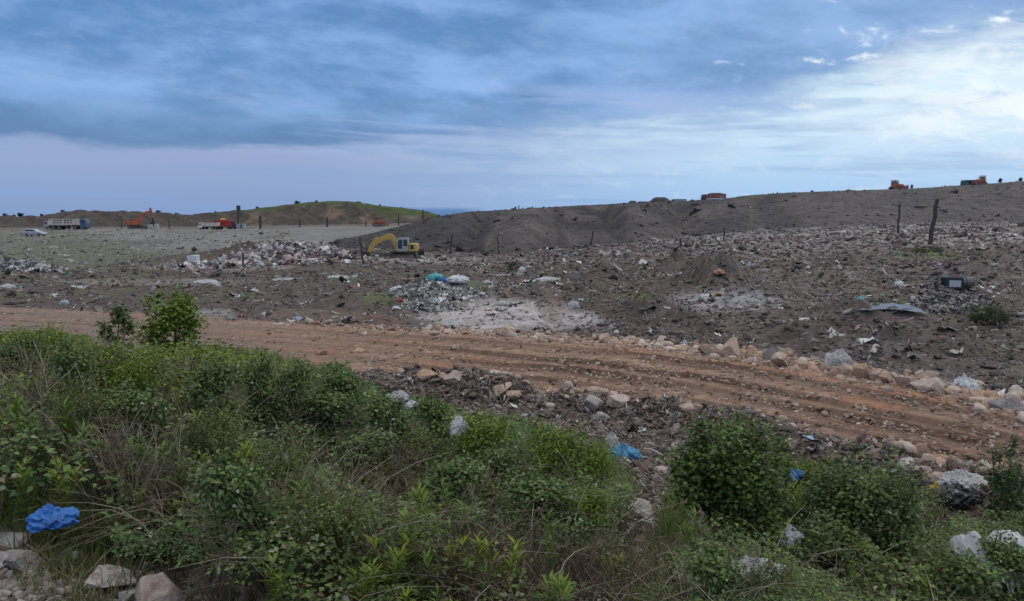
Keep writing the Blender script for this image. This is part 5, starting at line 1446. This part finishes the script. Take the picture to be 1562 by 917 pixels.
    def bulldozer(loc, rz, sc, label, group, cabm=M_ORG):
        root = empty('bulldozer', loc, rz, sc); tag(root, label, 'bulldozer', group)
        track_parts(root, 3.4, 1.0, .55, .95)
        MB().prism([(-1.5, .75), (-1.5, 1.45), (-.2, 1.45), (-.1, 1.75), (1.65, 1.60), (1.75, 1.0), (1.6, .75)], -.62, .62).build('body', M_ORG, root, .04)
        cab = MB().box((-.75, 0, 2.72), (1.5, 1.35, .12)).box((-.75, 0, 1.6), (1.4, 1.25, .5)).build('cab', cabm, root)
        for x in (-1.38, -.12):
            for y in (-.58, .58): MB().box((x, y, 2.2), (.12, .12, .95)).build('cab_post', cabm, cab)
        MB().box((-.75, 0, 2.15), (1.0, 1.05, .7)).build('cab_glass', M_GLASS, cab)
        MB().cyl((.6, .2, 1.7), (.6, .2, 2.35), .07, 8).build('exhaust', M_DARK, root)
        MB().prism([(2.45, .15), (2.28, .5), (2.28, .95), (2.5, 1.35), (2.62, 1.35), (2.42, .95), (2.42, .5), (2.58, .12)], -1.6, 1.6).build('blade', M_STEEL, root)
        for y in (-1.3, 1.3): MB().box((1.2, y, .62), (2.3, .16, .22)).build('push_arm', M_ORG, root)
        return root
    # orange dozer on the far terrace
    p = site(578, 344, 186); bulldozer(p, R(12), 26 * 186 / F / 4.6, 'orange bulldozer on the terrace below the grassy hill', None)
    # on the crest of the mound
    p = site(1368, 288.5, 246); bulldozer(p + Vector((0, 0, -.3)), R(8), 29 * 246 / F / 5.3, 'orange bulldozer alone on the mound crest', None)
    p = site(1494, 281, 247); bulldozer(p + Vector((0, 0, -.3)), R(170), 24 * 247 / F / 4.6, 'orange bulldozer beside the dark teal truck on the mound crest', None)
    p = site(1479, 281.5, 248); truck(p + Vector((0, 0, -.5)), R(185), 27 * 248 / F / 8.0, M_TEAL, M_TEAL, 'dark teal tipper truck beside a bulldozer on the mound crest', L=7.2, tall=1.5)
    p = site(1088, 305, 247); truck(p + Vector((0, 0, -.7)), R(178), 36 * 247 / F / 8.6, M_DRED, mat_plain('faded_red', (.22, .05, .05), .6, dirt=(.45, .40, .38), scale=.7), 'red tipper truck heaped with dark spoil on the mound crest', load=M_CLOD, tall=1.5)
    p = site(1035, 307.5, 246); truck(p + Vector((0, 0, -.9)), R(182), 22 * 246 / F / 8.0, M_TEAL, M_CABG, 'small grey and white truck on the mound crest between spoil heap and red truck', L=8.0, tall=1.6)
    p = site(985, 311.5, 243); truck(p + Vector((0, 0, -.9)), R(4), 20 * 243 / F / 8.0, M_WHITE, M_RED, 'red truck with white cab half sunk behind the mound crest', L=7.4, tall=1.2)
    for px, py, wp, hp, lab in [(1007, 310, 30, 8, 'dark heap of spoil on the mound crest between two trucks'), (965, 311, 14, 5, 'low dark heap of spoil left of the red truck with white cab')]:
        q = site(px, py, 243); w = wp * 243 / F / 2; h = hp * 243 / F
        v, f = ICO[3]; g = np.clip(1.35 - np.hypot(v[:, 0], v[:, 1]), 0, 1)
        vv = np.stack([v[:, 0] * w, v[:, 1] * w * .8, np.where(v[:, 2] > 0, np.minimum(v[:, 2], .9) * h * 1.05, -.3)], 1); vv[:, 2] += .15 * fbm(v[:, 0] * 4, v[:, 1] * 4, 3, 9)
        tag(link('spoil_heap', mesh_np('heap', vv, [f], M_CLOD, np.tile([.075, .066, .064], (len(v), 1)), True), None, q), lab, 'heap')


build_machines()


# ------------------------------------------------------------------ bags, sheets and other waste one can single out
ICO6 = ico(6)


def bag_mesh(seed, sx, sy, sz, crump=.35, near=False):
    v, f = ICO6 if near else ICO[5]
    a = np.arctan2(v[:, 1], v[:, 0])
    r = fbm(v[:, 0] * 1.5 + seed, v[:, 1] * 1.5 - v[:, 2] * 1.3, 3, seed) * crump * 1.5 + crump * .8 * ridged(v[:, 0] * 2.2 + v[:, 2] * 1.9, v[:, 1] * 2.2 + seed + v[:, 2] * 1.2, 4, seed + 5) \
        + .10 * ridged(np.cos(a) * 2 + seed, np.sin(a) * 2 + v[:, 2] * .7, 2, seed + 8) * (1 - np.minimum(1, v[:, 2] ** 2))
    v = v * (1 + r)[:, None]
    if near:
        q = v * 1.0
        r = r + .055 * ridged(q[:, 0] * 5 + q[:, 2] * 3 + seed, q[:, 1] * 5 - q[:, 2] * 2, 3, seed + 31) + .14 * ridged(q[:, 0] * 1.8 - q[:, 2] + seed, q[:, 1] * 1.8 + q[:, 2], 2, seed + 33) - .05
        v = ICO6[0] * (1 + r)[:, None]
    k = ss(.45, .95, v[:, 2] / (1 + r)); v[:, :2] *= (1 - .55 * k)[:, None]; v[:, 2] += .35 * k * fbm(v[:, 0] * 3 + seed, v[:, 1] * 3, 2, seed + 2)
    v = v * np.array([sx, sy, sz]); v[:, 2] = np.where(v[:, 2] < -.35 * sz, -.35 * sz + .15 * (v[:, 2] + .35 * sz), v[:, 2]) + .33 * sz
    return v, f


def sheet_mesh(seed, sx, sy, h, n=34, fold=1.0):
    g = np.linspace(-1, 1, n); X, Y = np.meshgrid(g, g)
    X2 = X + .30 * fbm(X * 1.6 + seed, Y * 1.6, 3, seed); Y2 = Y + .40 * fbm(X * 1.7, Y * 1.7 + seed, 3, seed + 3)
    Z = h * (.5 - .5 * (X * X + Y * Y * .6) + .9 * fbm(X * 1.2 + seed, Y * 1.2, 2, seed + 7) + .5 * fold * ridged(X * 1.7 + Y * .8 + seed, Y * .5 + X * .4, 2, seed + 11))
    idx = np.arange(n * n).reshape(n, n)
    f = np.stack([idx[:-1, :-1], idx[:-1, 1:], idx[1:, 1:], idx[1:, :-1]], -1).reshape(-1, 4)
    d = np.maximum(np.abs(X), np.abs(Y)).ravel()[f].max(1) + .55 * fbm(X * 1.8, Y * 1.8, 3, seed + 19).ravel()[f].mean(1)
    f = f[d < .92]
    return np.stack([X2.ravel() * sx, Y2.ravel() * sy, Z.ravel()], 1), f


PLAST = {}


def plastic(c, rough=.4, trans=.15):
    k = (c, rough, trans)
    if k not in PLAST: PLAST[k] = mat_plain('plastic_film', c, rough, var=.14, scale=7, spec=.5, bump=.012, trans=trans, dirt=tuple(x * .66 + .03 for x in c))
    return PLAST[k]


WHT = (.66, .67, .68); PAL = (.50, .49, .48); GRY = (.30, .31, .33); BLU = (.022, .16, .50); LBL = (.08, .30, .50); TUR = (.10, .44, .46); BLK = (.018, .018, .022); YLW = (.60, .36, .02)


def build_waste():
    # kind, px, base py, width px, height px, lift (m), colour, name, label, category
    W = [('bag', 700, 657, 26, 26, .42, WHT, 'plastic_bag', 'crumpled white plastic bag caught upright on the brambles, the largest white one', 'bag'), ('bag', 433, 708, 17, 24, .30, WHT, 'plastic_bag', 'small white plastic bag hanging in the brambles left of centre', 'bag'),
         ('bag', 623, 698, 26, 18, .25, WHT, 'plastic_bag', 'flattened white plastic bag half buried in brambles below the largest white one', 'bag'), ('bag', 608, 610, 32, 18, .30, PAL, 'plastic_bag', 'two lobed pale bag at the upper edge of the thicket by the road', 'bag'), ('bag', 628, 618, 20, 12, .2, WHT, 'plastic_bag', 'small white bag beside the pale two lobed bag at the thicket edge', 'bag'),
         ('bag', 78, 792, 66, 28, .12, BLU, 'blue_sheet', 'crumpled bright blue plastic sheet in the grass near the rocks, the larger left one', 'plastic sheet'), ('bag', 124, 786, 40, 17, .10, BLU, 'blue_sheet', 'smaller bright blue plastic shred right of the crumpled blue sheet', 'plastic sheet'), ('bag', 951, 706, 42, 24, .10, LBL, 'plastic_bag', 'light blue plastic bag at the edge of the rubbish gap', 'bag'), ('bag', 933, 684, 17, 24, .05, PAL, 'plastic_jug', 'upright pale plastic jug just above the light blue bag', 'jug'),
         ('bag', 1210, 728, 36, 16, .14, BLU, 'blue_sheet', 'small bright blue sheet on rubbish right of the tall bush', 'plastic sheet'), ('sheet', 1185, 742, 56, 20, .10, GRY, 'plastic_sheet', 'grey sheet of rubbish draped under the small blue sheet', 'plastic sheet'), ('bag', 1205, 826, 36, 28, .22, WHT, 'plastic_bag', 'ragged white bag on top of the small bramble bush', 'bag'),
         ('drape', 1490, 872, 64, 50, .28, (.50, .52, .54), 'plastic_sheet', 'translucent grey plastic sheet hung over brambles, left one of the pair', 'plastic sheet'), ('drape', 1550, 876, 74, 56, .28, (.58, .60, .61), 'plastic_sheet', 'pale grey plastic sheet hung over brambles at the right edge', 'plastic sheet'), ('bag', 1150, 872, 80, 26, .28, (.34, .335, .325), 'plastic_sheet', 'grey plastic sheet lying between the tall bush and the bramble bush', 'plastic sheet'),
         ('bag', 1466, 762, 64, 30, .16, PAL, 'plastic_bag', 'large pale plastic bag draped over the black bag beside the road', 'bag'), ('bag', 1458, 784, 60, 28, .20, BLK, 'plastic_bag', 'torn black bin bag below the large pale bag', 'bag'), ('bag', 1429, 772, 22, 18, .26, YLW, 'plastic_bag', 'yellow plastic bag wedged beside the torn black bin bag', 'bag'), ('bag', 1404, 766, 32, 18, .22, BLK, 'plastic_bag', 'dark bag left of the yellow plastic bag', 'bag'), ('bag', 1418, 756, 12, 10, .1, LBL, 'plastic_bag', 'scrap of blue bag above the yellow bag', 'bag'), ('bag', 1362, 748, 9, 8, .1, LBL, 'plastic_bag', 'tiny blue bag in grass left of the dark bag', 'bag'),
         ('bag', 1280, 562, 34, 30, 0, PAL, 'plastic_bag', 'pale stuffed sack standing behind the boulder row', 'sack'), ('bag', 1472, 600, 36, 26, .0, WHT, 'plastic_bag', 'crumpled white sack at the right end of the boulder row', 'sack'), ('sheet', 1505, 606, 40, 14, .02, (.42, .45, .46), 'plastic_sheet', 'pale sheet behind the boulders beside the crumpled white sack', 'plastic sheet'), ('bag', 1278, 722, 14, 8, .06, WHT, 'plastic_tub', 'small white tub on the rubbish bank', 'tub'),
         ('sheet', 1340, 477, 108, 13, .03, (.25, .29, .36), 'blue_grey_sheet', 'long flat blue grey sheet lying below the rubble berm', 'plastic sheet'), ('bag', 1312, 467, 12, 6, .05, TUR, 'plastic_bag', 'turquoise scrap at the corner of the blue grey sheet', 'bag'), ('sheet', 1507, 456, 14, 22, .05, PAL, 'plastic_sheet', 'pale strip of plastic right of the jerrycan', 'plastic sheet'), ('bag', 1371, 441, 12, 10, 0, WHT, 'plastic_bag', 'small pointed white bag left of the jerrycan', 'bag'), ('sheet', 1395, 443, 46, 4, .02, PAL, 'plastic_sheet', 'flat white strip beside the small pointed bag', 'plastic sheet'),
         ('bag', 1097, 430, 18, 8, .12, (.46, .19, .13), 'plastic_bag', 'orange pink bag on the heaped rubbish mound', 'bag'), ('bag', 664, 440, 24, 12, .45, TUR, 'plastic_bag', 'turquoise bag on top of the waste pile in mid plain', 'bag'), ('bag', 676, 444, 9, 8, .5, BLU, 'plastic_bag', 'dark blue scrap right of the turquoise bag', 'bag'), ('bag', 698, 446, 34, 12, .35, WHT, 'plastic_bag', 'white bags spilled right of the turquoise bag', 'bag'), ('bag', 610, 450, 30, 9, .1, WHT, 'plastic_bag', 'white bag at the left tip of the waste pile', 'bag'), ('bag', 625, 446, 12, 6, .05, (.12, .30, .31), 'plastic_bag', 'teal scrap on the left tip of the waste pile', 'bag'),
         ('bag', 608, 462, 12, 7, 0, (.42, .05, .06), 'plastic_bag', 'small red bag on mud left of the bleached patch', 'bag'), ('bag', 796, 417, 10, 9, 0, WHT, 'plastic_wrapper', 'white wrapper upright beside the small dark bush', 'wrapper'), ('bag', 806, 412, 8, 5, 0, PAL, 'plastic_wrapper', 'pale wrapper right of the upright white wrapper', 'wrapper'), ('sheet', 767, 422, 22, 5, .02, WHT, 'plastic_sheet', 'flat white sheet left of the small dark bush', 'plastic sheet'), ('bag', 743, 432, 14, 6, 0, PAL, 'plastic_bag', 'pale bag by the grass patch right of the waste pile', 'bag'),
         ('bag', 835, 430, 34, 9, 0, PAL, 'plastic_bag', 'string of pale bags on bare soil in mid plain', 'bag'), ('bag', 765, 470, 20, 9, 0, PAL, 'plastic_bag', 'pale bag lying on the bleached patch', 'bag'), ('bag', 874, 478, 16, 14, 0, PAL, 'plastic_bag', 'pale bag at the right of the bleached patch', 'bag'), ('sheet', 1018, 478, 36, 16, .05, PAL, 'plastic_sheet', 'pale strip draped on the small ridge of rubbish', 'plastic sheet'), ('bag', 1080, 460, 20, 8, 0, WHT, 'plastic_bag', 'white bag at the left of the second bleached patch', 'bag'), ('sheet', 1090, 508, 14, 6, .02, WHT, 'plastic_sheet', 'small white sheet on dark rubble behind the boulders', 'plastic sheet'), ('bag', 1044, 531, 9, 14, 0, PAL, 'plastic_wrapper', 'narrow pale wrapper standing behind the road verge', 'wrapper'),
         ('bag', 298, 405, 20, 15, .1, (.58, .60, .66), 'white_box', 'square whitish box at the left end of the long waste heap', 'box'), ('bag', 297, 394, 7, 7, .9, BLK, 'plastic_bag', 'black bag on top of the square whitish box', 'bag'), ('bag', 35, 411, 34, 16, .1, BLK, 'plastic_bag', 'black bin bags on top of the pale pile at the left edge', 'bag'), ('bag', 12, 413, 34, 10, 0, PAL, 'plastic_bag', 'pale bags spread at the left edge below the black ones', 'bag'), ('bag', 64, 412, 16, 12, 0, (.48, .48, .46), 'plastic_bag', 'pale bag at the right end of the left edge pile', 'bag'), ('bag', 24, 405, 16, 8, .1, (.3, .34, .44), 'plastic_bag', 'bluish bag left of the black bin bags', 'bag'),
         ('sheet', 180, 497, 20, 8, .05, PAL, 'plastic_sheet', 'white sheet on the road edge beside the thin sapling', 'plastic sheet'), ('sheet', 424, 499, 20, 4, .01, WHT, 'plastic_sheet', 'flat white scrap on the near plain above the road', 'plastic sheet'), ('sheet', 512, 484, 10, 4, .01, WHT, 'plastic_sheet', 'small white scrap below the brown mud patch', 'plastic sheet'), ('bag', 315, 436, 34, 9, 0, PAL, 'plastic_bag', 'pale heap of bags on the left plain', 'bag'), ('sheet', 440, 427, 44, 6, .02, PAL, 'plastic_sheet', 'pale strip of sheets on the left plain below the excavator', 'plastic sheet'), ('bag', 515, 428, 30, 7, 0, PAL, 'plastic_bag', 'pale bags below the leaning post', 'bag'), ('bag', 98, 465, 14, 8, 0, (.36, .42, .44), 'plastic_bag', 'bluish grey bag beside the road at left', 'bag'), ('bag', 12, 446, 20, 8, 0, PAL, 'plastic_bag', 'pale bag by the road at the left edge', 'bag')]
    for i, (kd, px, py, wp, hp, lift, c, nm, lab, cat) in enumerate(W):
        p = hit(px, py); D = p.y / .99; w = wp * D / F / 2; h = hp * D / F
        z = on_ground(p.x, p.y); sunk = 0
        if lift > .1 and py > 590 and (in_poly(np.array([px]), np.array([py]), TH_L)[0] or in_poly(np.array([px]), np.array([py]), TH_R)[0]):
            p = top_hit(px, py - hp * .15); z = p.z - .03; lift = 0; sunk = .08; D = p.y / .99; w = wp * D / F / 2; h = hp * D / F
        if kd == 'bag':
            v, f = bag_mesh(1500 + i * 3, w * .85, w * .7, h * .62, (.35 if py < 560 else .38), py > 560)
        elif kd == 'drape':
            n = 40; g = np.linspace(-1, 1, n); X, T = np.meshgrid(g, np.linspace(0, 1, n))
            fold = .30 * ridged(X * 2.2 + i + .5 * T, T * .55 + X * .4, 2, 1700 + i) * (.25 + T) + .10 * fbm(X * 5 + i, T * 3, 3, 1720 + i)
            top = .10 * fbm(X * 1.5 + i, X * 0, 2, 1730 + i) - .35 * np.abs(X) ** 2.5
            yy = -w * (.9 * T ** 1.4 + fold * .8) + w * .9 * (1 - T) ** 3
            zz = h * (1.0 + top - T * (1.0 + .28 * fbm(X * 2 + i, X * 0 + 3, 3, 1740 + i))) + h * .12 * fbm(X * 3, T * 3 + i, 3, 1750 + i)
            v = np.stack([(X * w * (1 + .25 * fbm(T * 2 + i, X * .5, 2, 1760 + i))).ravel(), yy.ravel(), zz.ravel()], 1)
            idx = np.arange(n * n).reshape(n, n); f = np.stack([idx[:-1, :-1], idx[:-1, 1:], idx[1:, 1:], idx[1:, :-1]], -1).reshape(-1, 4)
        else:
            hang = h / max(2 * w, 1e-6)
            v, f = sheet_mesh(1500 + i * 3, w * 1.1, max(w * .55, h * .5), h * (.6 if lift > .05 else .25), fold=1.3)
            k = min(1.25, 1.5 * hang) if lift > .05 else .10
            q = v.copy(); v[:, 1] = q[:, 1] * math.cos(k) - q[:, 2] * math.sin(k); v[:, 2] = q[:, 1] * math.sin(k) + q[:, 2] * math.cos(k); v[:, 2] -= np.percentile(v[:, 2], 6)
        if nm == 'white_box':
            o = MB().prism([(-w, -.1), (-w, h * .9), (-w * .3, h), (w * .5, h), (w * .5, h * .35), (w, h * .2), (w, -.1)], -w * .6, w * .6).build(nm, plastic(c, .5, 0), None, .05, (p.x, p.y, z))
        else:
            o = link(nm, mesh_np(nm, v, [f], plastic(c, .35, 0 if c == BLK else (.2 if kd == 'bag' else .35)), None, True), None, (p.x, p.y, z + lift * .8 - sunk * (h if kd != 'drape' else 0)))
        tag(o, lab, cat, None)
    # black jerrycan with a pale label, lying on the rubble berm
    p = hit(1451, 452); D = p.y; s = D / F
    can = empty('jerrycan', (p.x, p.y, on_ground(p.x, p.y) + .02), R(-8)); tag(can, 'dark blue black jerrycan with a pale label lying on the rubble berm', 'jerrycan')
    w, h = 27 * s, 20 * s
    MB().box((0, 0, h / 2), (w, w * .75, h)).build('body', mat_plain('black_plastic', (.022, .026, .036), .35, var=.2), can, .07 * w)
    MB().box((.02 * w, -w * .378, h * .46), (w * .62, .012, h * .5)).build('label_sticker', mat_plain('paper', (.40, .42, .46), .6, dirt=(.26, .28, .32), scale=20), can)
    MB().cyl((w * .5, 0, h * .55), (w * .72, 0, h * .55), h * .34, 14).cyl((w * .72, 0, h * .55), (w * 1.12, 0, h * .6), h * .40, 14, h * .36).build('neck', mat_plain('grey_plastic', (.13, .125, .12), .6), can)
    p = hit(1412, 450)
    tag(MB().cyl((-.32, 0, .05), (.32, -.05, .23), .11, 14).cyl((.325, -.05, .23), (.345, -.05, .235), .08, 12).build('pipe', M_RUB, None, .02, (p.x, p.y, on_ground(p.x, p.y) + .12)), 'short dark pipe end lying left of the jerrycan', 'pipe')

    # heaps of mixed waste: many lumps and scraps that nobody could count
    def heap(name, label, spots, cols, wts, n, med):
        P = []; 
        for (px, py, wp, dep, hh, k) in spots:
            h0 = hit(px, py); m = int(n * k); rx = wp * h0.y / F / 2
            a = rng.normal(0, .5, m); b = rng.normal(0, .5, m); g = np.exp(-(a * a + b * b) * 1.4)
            x = h0.x + a * rx; y = h0.y + b * dep
            P.append(np.stack([x, y, ground(x, y) + hh * h0.y / F * g * rng.uniform(.45, 1.0, m)], 1))
        P = np.concatenate(P); m = len(P)
        sz = np.clip(rng.lognormal(math.log(med), .5, m), med * .35, med * 3)
        h = m // 2
        S = np.stack([sz * rng.uniform(.8, 1.6, m), sz, sz * rng.uniform(.5, 1.1, m)], 1)
        stuff(scatter(name, LUMPS2 + SCRAPS, P, S, rots(m, 1.0), pick(m, cols, wts), M_SCRAP), label, 'waste heap')
    mix = [(.30, .27, .26), (.45, .42, .42), (.16, .14, .14), (.60, .58, .58), (.05, .05, .055), (.42, .30, .27), (.24, .18, .155), (.30, .36, .42)]
    heap('waste_heap', 'long pale heap of mixed rubbish left of the yellow excavator', [(430, 398, 130, 5, 26, .45), (390, 403, 110, 4, 16, .25), (330, 408, 120, 3, 8, .12), (500, 396, 100, 4, 16, .18)], mix, [4, 3.4, 2.6, 1.6, 1.8, 2.0, 2, .4], 5200, .17)
    heap('waste_heap', 'grey pile of bags and rubble with a turquoise bag on top', [(655, 455, 110, 1.6, 14, .5), (690, 448, 90, 1.4, 8, .25), (620, 452, 60, 1.2, 6, .1), (660, 470, 100, 1.5, 10, .2)], [(.30, .28, .27), (.20, .185, .175), (.42, .40, .39), (.62, .61, .61), (.12, .11, .1), (.25, .33, .37), (.16, .36, .38)], [4, 4, 2, 1.3, 1.5, .3, .15], 3200, .075)
    heap('waste_heap', 'pile of pale and dark bags at the left edge of the plain', [(25, 412, 70, 2.5, 14, .7), (70, 414, 40, 2, 6, .2)], [(.42, .41, .41), (.05, .05, .06), (.25, .24, .24), (.6, .6, .6)], [3, 2, 3, 1], 800, .15)
    heap('rubble_heap', 'heap of grey rubble under the jerrycan', [(1425, 472, 80, .9, 20, .5), (1470, 474, 90, .9, 20, .4), (1400, 478, 50, .7, 10, .15)], [(.22, .195, .18), (.30, .275, .26), (.13, .115, .105), (.36, .33, .31)], [4, 2.5, 3, 1], 2200, .06)


build_waste()

# ------------------------------------------------------------------ sky, sun, camera
def build_world():
    w = bpy.data.worlds.new('World'); scene.world = w; w.use_nodes = True
    nt = w.node_tree; nt.nodes.clear(); N = nt.nodes.new; L = nt.links.new
    out = N('ShaderNodeOutputWorld'); bg = N('ShaderNodeBackground'); bg.inputs[1].default_value = 0.1
    sky = N('ShaderNodeTexSky'); sky.sky_type = 'NISHITA'; sky.sun_disc = False
    sky.sun_elevation = SUN_EL; sky.sun_rotation = SUN_ROT
    tc = N('ShaderNodeTexCoord'); sep = N('ShaderNodeSeparateXYZ'); L(tc.outputs['Generated'], sep.inputs[0])

    def math_(op, a, b=None, c=None, clamp=False):
        n = N('ShaderNodeMath'); n.operation = op; n.use_clamp = clamp
        for i, v in enumerate((a, b, c)):
            if v is None: continue
            if isinstance(v, (int, float)): n.inputs[i].default_value = v
            else: L(v, n.inputs[i])
        return n.outputs[0]

    def ramp01(v, a, b, lo=0.0, hi=1.0, smooth=True):
        n = N('ShaderNodeMapRange'); n.interpolation_type = 'SMOOTHSTEP' if smooth else 'LINEAR'
        n.inputs[1].default_value = a; n.inputs[2].default_value = b; n.inputs[3].default_value = lo; n.inputs[4].default_value = hi
        L(v, n.inputs[0]); return n.outputs[0]

    def mix(k, a, b):
        n = N('ShaderNodeMix'); n.data_type = 'RGBA'
        if isinstance(k, (int, float)): n.inputs[0].default_value = k
        else: L(k, n.inputs[0])
        for i, v in ((6, a), (7, b)):
            if isinstance(v, tuple): n.inputs[i].default_value = (*v, 1)
            else: L(v, n.inputs[i])
        return n.outputs[2]
    el = math_('MULTIPLY', math_('ARCSINE', sep.outputs[2]), 57.2958)                       # degrees above the horizon
    az = math_('MULTIPLY', math_('ARCTAN2', sep.outputs[0], sep.outputs[1]), 57.2958)       # degrees to the right of north

    def cloud(sa, se, seed, det, ro, dist=0.0, shear=0.0):
        v = N('ShaderNodeCombineXYZ')
        e2 = math_('MULTIPLY_ADD', az, shear, el)
        L(math_('MULTIPLY', az, sa), v.inputs[0]); L(math_('MULTIPLY', e2, se), v.inputs[1]); v.inputs[2].default_value = seed
        n = N('ShaderNodeTexNoise'); n.inputs['Scale'].default_value = 1; n.inputs['Detail'].default_value = det; n.inputs['Roughness'].default_value = ro
        n.inputs['Distortion'].default_value = dist
        L(v.outputs[0], n.inputs['Vector']); return n.outputs[0]
    big = cloud(0.055, 0.17, 3.1, 5, 0.55, 0.3, -0.02)
    mid = cloud(0.11, 0.34, 7.7, 8, 0.58, 0.25, 0.05)
    fine = cloud(0.30, 0.75, 1.9, 9, 0.62, 0.5, 0.12)
    streak = cloud(0.06, 0.9, 12.4, 7, 0.58, 0.2, 0.02)
    # (linear radiance / 0.1)
    # clear band of distant light low down: lilac grey at left, pale blue at right
    right = ramp01(az, -17.0, 20.0)
    lowl = mix(ramp01(el, 0.0, 4.5), (2.35, 3.55, 6.2), (3.1, 4.0, 6.5))
    lowr = mix(ramp01(el, 0.3, 8.0), (3.5, 5.8, 9.0), (7.0, 8.8, 10.1))
    low = mix(right, lowl, lowr)
    low = mix(math_('MULTIPLY', ramp01(streak, 0.46, 0.66), 0.45), low, (2.3, 3.9, 6.9))
    low = mix(math_('MULTIPLY', ramp01(fine, 0.5, 0.75), math_('MULTIPLY', right, 0.5)), low, (7.2, 8.4, 9.6))
    # heavy deck above
    tone = math_('ADD', math_('MULTIPLY', big, 0.55), math_('MULTIPLY', mid, 0.45))
    deck_d = (1.15, 2.65, 5.5); deck_l = (2.75, 4.8, 8.6)
    deck = mix(ramp01(tone, 0.40, 0.60), deck_d, deck_l)
    deck = mix(math_('MULTIPLY', ramp01(az, -5.0, 30.0), 0.35), deck, (3.1, 4.7, 7.3))
    deck = mix(math_('MULTIPLY', ramp01(fine, 0.45, 0.75), 0.25), deck, (3.8, 5.4, 8.2))
    # under-edge of the deck is darkest
    edge0 = math_('ADD', ramp01(az, -2.0, 9.0, 4.6, 6.6), ramp01(az, 8.0, 33.0, 0.0, 3.8))
    wob = math_('MULTIPLY_ADD', math_('SUBTRACT', mid, 0.5), 9.0, math_('MULTIPLY', math_('SUBTRACT', fine, 0.5), 2.6))
    rel = math_('SUBTRACT', math_('ADD', el, math_('MULTIPLY', wob, ramp01(az, -20.0, 5.0, 0.25, 1.0))), edge0)
    deck = mix(math_('MULTIPLY', ramp01(rel, 4.5, 0.2), ramp01(az, 10.0, -14.0, 0.05, 0.75)), deck, (1.05, 2.15, 4.1))
    soft = ramp01(az, -16.0, 6.0, 0.35, 1.9)
    m = ramp01(math_('DIVIDE', rel, soft), -1.0, 1.0)
    col = mix(m, low, deck)
    # lit bands of cloud slung below the deck, left of centre
    lit = math_('MULTIPLY', ramp01(cloud(0.045, 0.62, 21.7, 7, 0.55, 0.35, 0.03), 0.44, 0.60), math_('MULTIPLY', ramp01(el, 3.6, 5.2), ramp01(el, 9.8, 7.5)))
    lit = math_('MULTIPLY', lit, math_('MULTIPLY', ramp01(az, -24.0, -14.0), ramp01(az, 22.0, 8.0)))
    col = mix(math_('MULTIPLY', lit, 0.75), col, (3.9, 5.1, 7.9))
    shade = math_('MULTIPLY', ramp01(cloud(0.07, 0.8, 31.2, 7, 0.55, 0.3, 0.02), 0.54, 0.66), math_('MULTIPLY', ramp01(el, 2.8, 4.2), ramp01(el, 7.8, 5.8)))
    shade = math_('MULTIPLY', shade, math_('MULTIPLY', ramp01(az, -12.0, -2.0), ramp01(az, 26.0, 14.0)))
    col = mix(math_('MULTIPLY', shade, 0.6), col, (2.0, 3.7, 6.6))
    # torn bright openings towards the sun, at right
    holes = math_('MULTIPLY', ramp01(math_('ADD', math_('MULTIPLY', fine, 0.6), math_('MULTIPLY', mid, 0.4)), 0.56, 0.66), ramp01(az, 8.0, 24.0))
    holes = math_('MULTIPLY', holes, math_('MULTIPLY', ramp01(el, 5.5, 8.5), ramp01(el, 17.0, 12.0)))
    col = mix(math_('MULTIPLY', holes, 0.9), col, (9.5, 10.5, 10.6))
    glow = math_('MULTIPLY', ramp01(az, 16.0, 34.0), math_('MULTIPLY', ramp01(el, 2.5, 6.5), ramp01(el, 13.0, 8.5)))
    glow = math_('MULTIPLY', glow, ramp01(math_('ADD', math_('MULTIPLY', fine, 0.6), math_('MULTIPLY', streak, 0.4)), 0.43, 0.58))
    col = mix(math_('MULTIPLY', glow, 0.9), col, (9.3, 10.0, 10.3))
    # unseen sky overhead is made brighter and greyer to light the ground
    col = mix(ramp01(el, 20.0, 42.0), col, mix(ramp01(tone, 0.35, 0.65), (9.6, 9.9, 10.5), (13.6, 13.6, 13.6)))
    # dark far weather just over the horizon
    band = math_('MULTIPLY', ramp01(el, 0.75, 0.35), math_('MULTIPLY', ramp01(az, -9.5, -7.5), ramp01(az, -1.0, -4.0)))
    col = mix(math_('MULTIPLY', band, 0.85), col, (0.75, 1.95, 4.6))
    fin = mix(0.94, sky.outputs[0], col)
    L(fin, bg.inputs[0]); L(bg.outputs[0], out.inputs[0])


SUN_AZ = R(58)          # to the right of the view
SUN_EL = R(28)
SUN_ROT = SUN_AZ
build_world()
sd = bpy.data.lights.new('sun', 'SUN'); sd.energy = 0.6; sd.angle = R(25); sd.color = (1.0, 0.93, 0.84)
so = bpy.data.objects.new('sun', sd); COL.objects.link(so)
dirv = Vector((math.sin(SUN_AZ) * math.cos(SUN_EL), math.cos(SUN_AZ) * math.cos(SUN_EL), math.sin(SUN_EL)))
so.rotation_euler = dirv.to_track_quat('Z', 'Y').to_euler(); so.location = (40, 20, 60)

cd = bpy.data.cameras.new('camera'); cam = bpy.data.objects.new('camera', cd); COL.objects.link(cam)
cam.location = (0, 0, ZC); cam.rotation_euler = (math.pi / 2 - PITCH, 0, 0)
cd.sensor_width = 36.0; cd.lens = 36.0 * F / 1562.0; cd.clip_start = 0.05; cd.clip_end = 12000
scene.camera = cam
scene.view_settings.view_transform = 'Standard'; scene.view_settings.look = 'None'
scene.view_settings.exposure = 0.0; scene.view_settings.gamma = 1.0
scene.cycles.use_denoising = True
scene.cycles.max_bounces = 5; scene.cycles.diffuse_bounces = 2; scene.cycles.glossy_bounces = 2; scene.cycles.transmission_bounces = 3; scene.cycles.transparent_max_bounces = 4
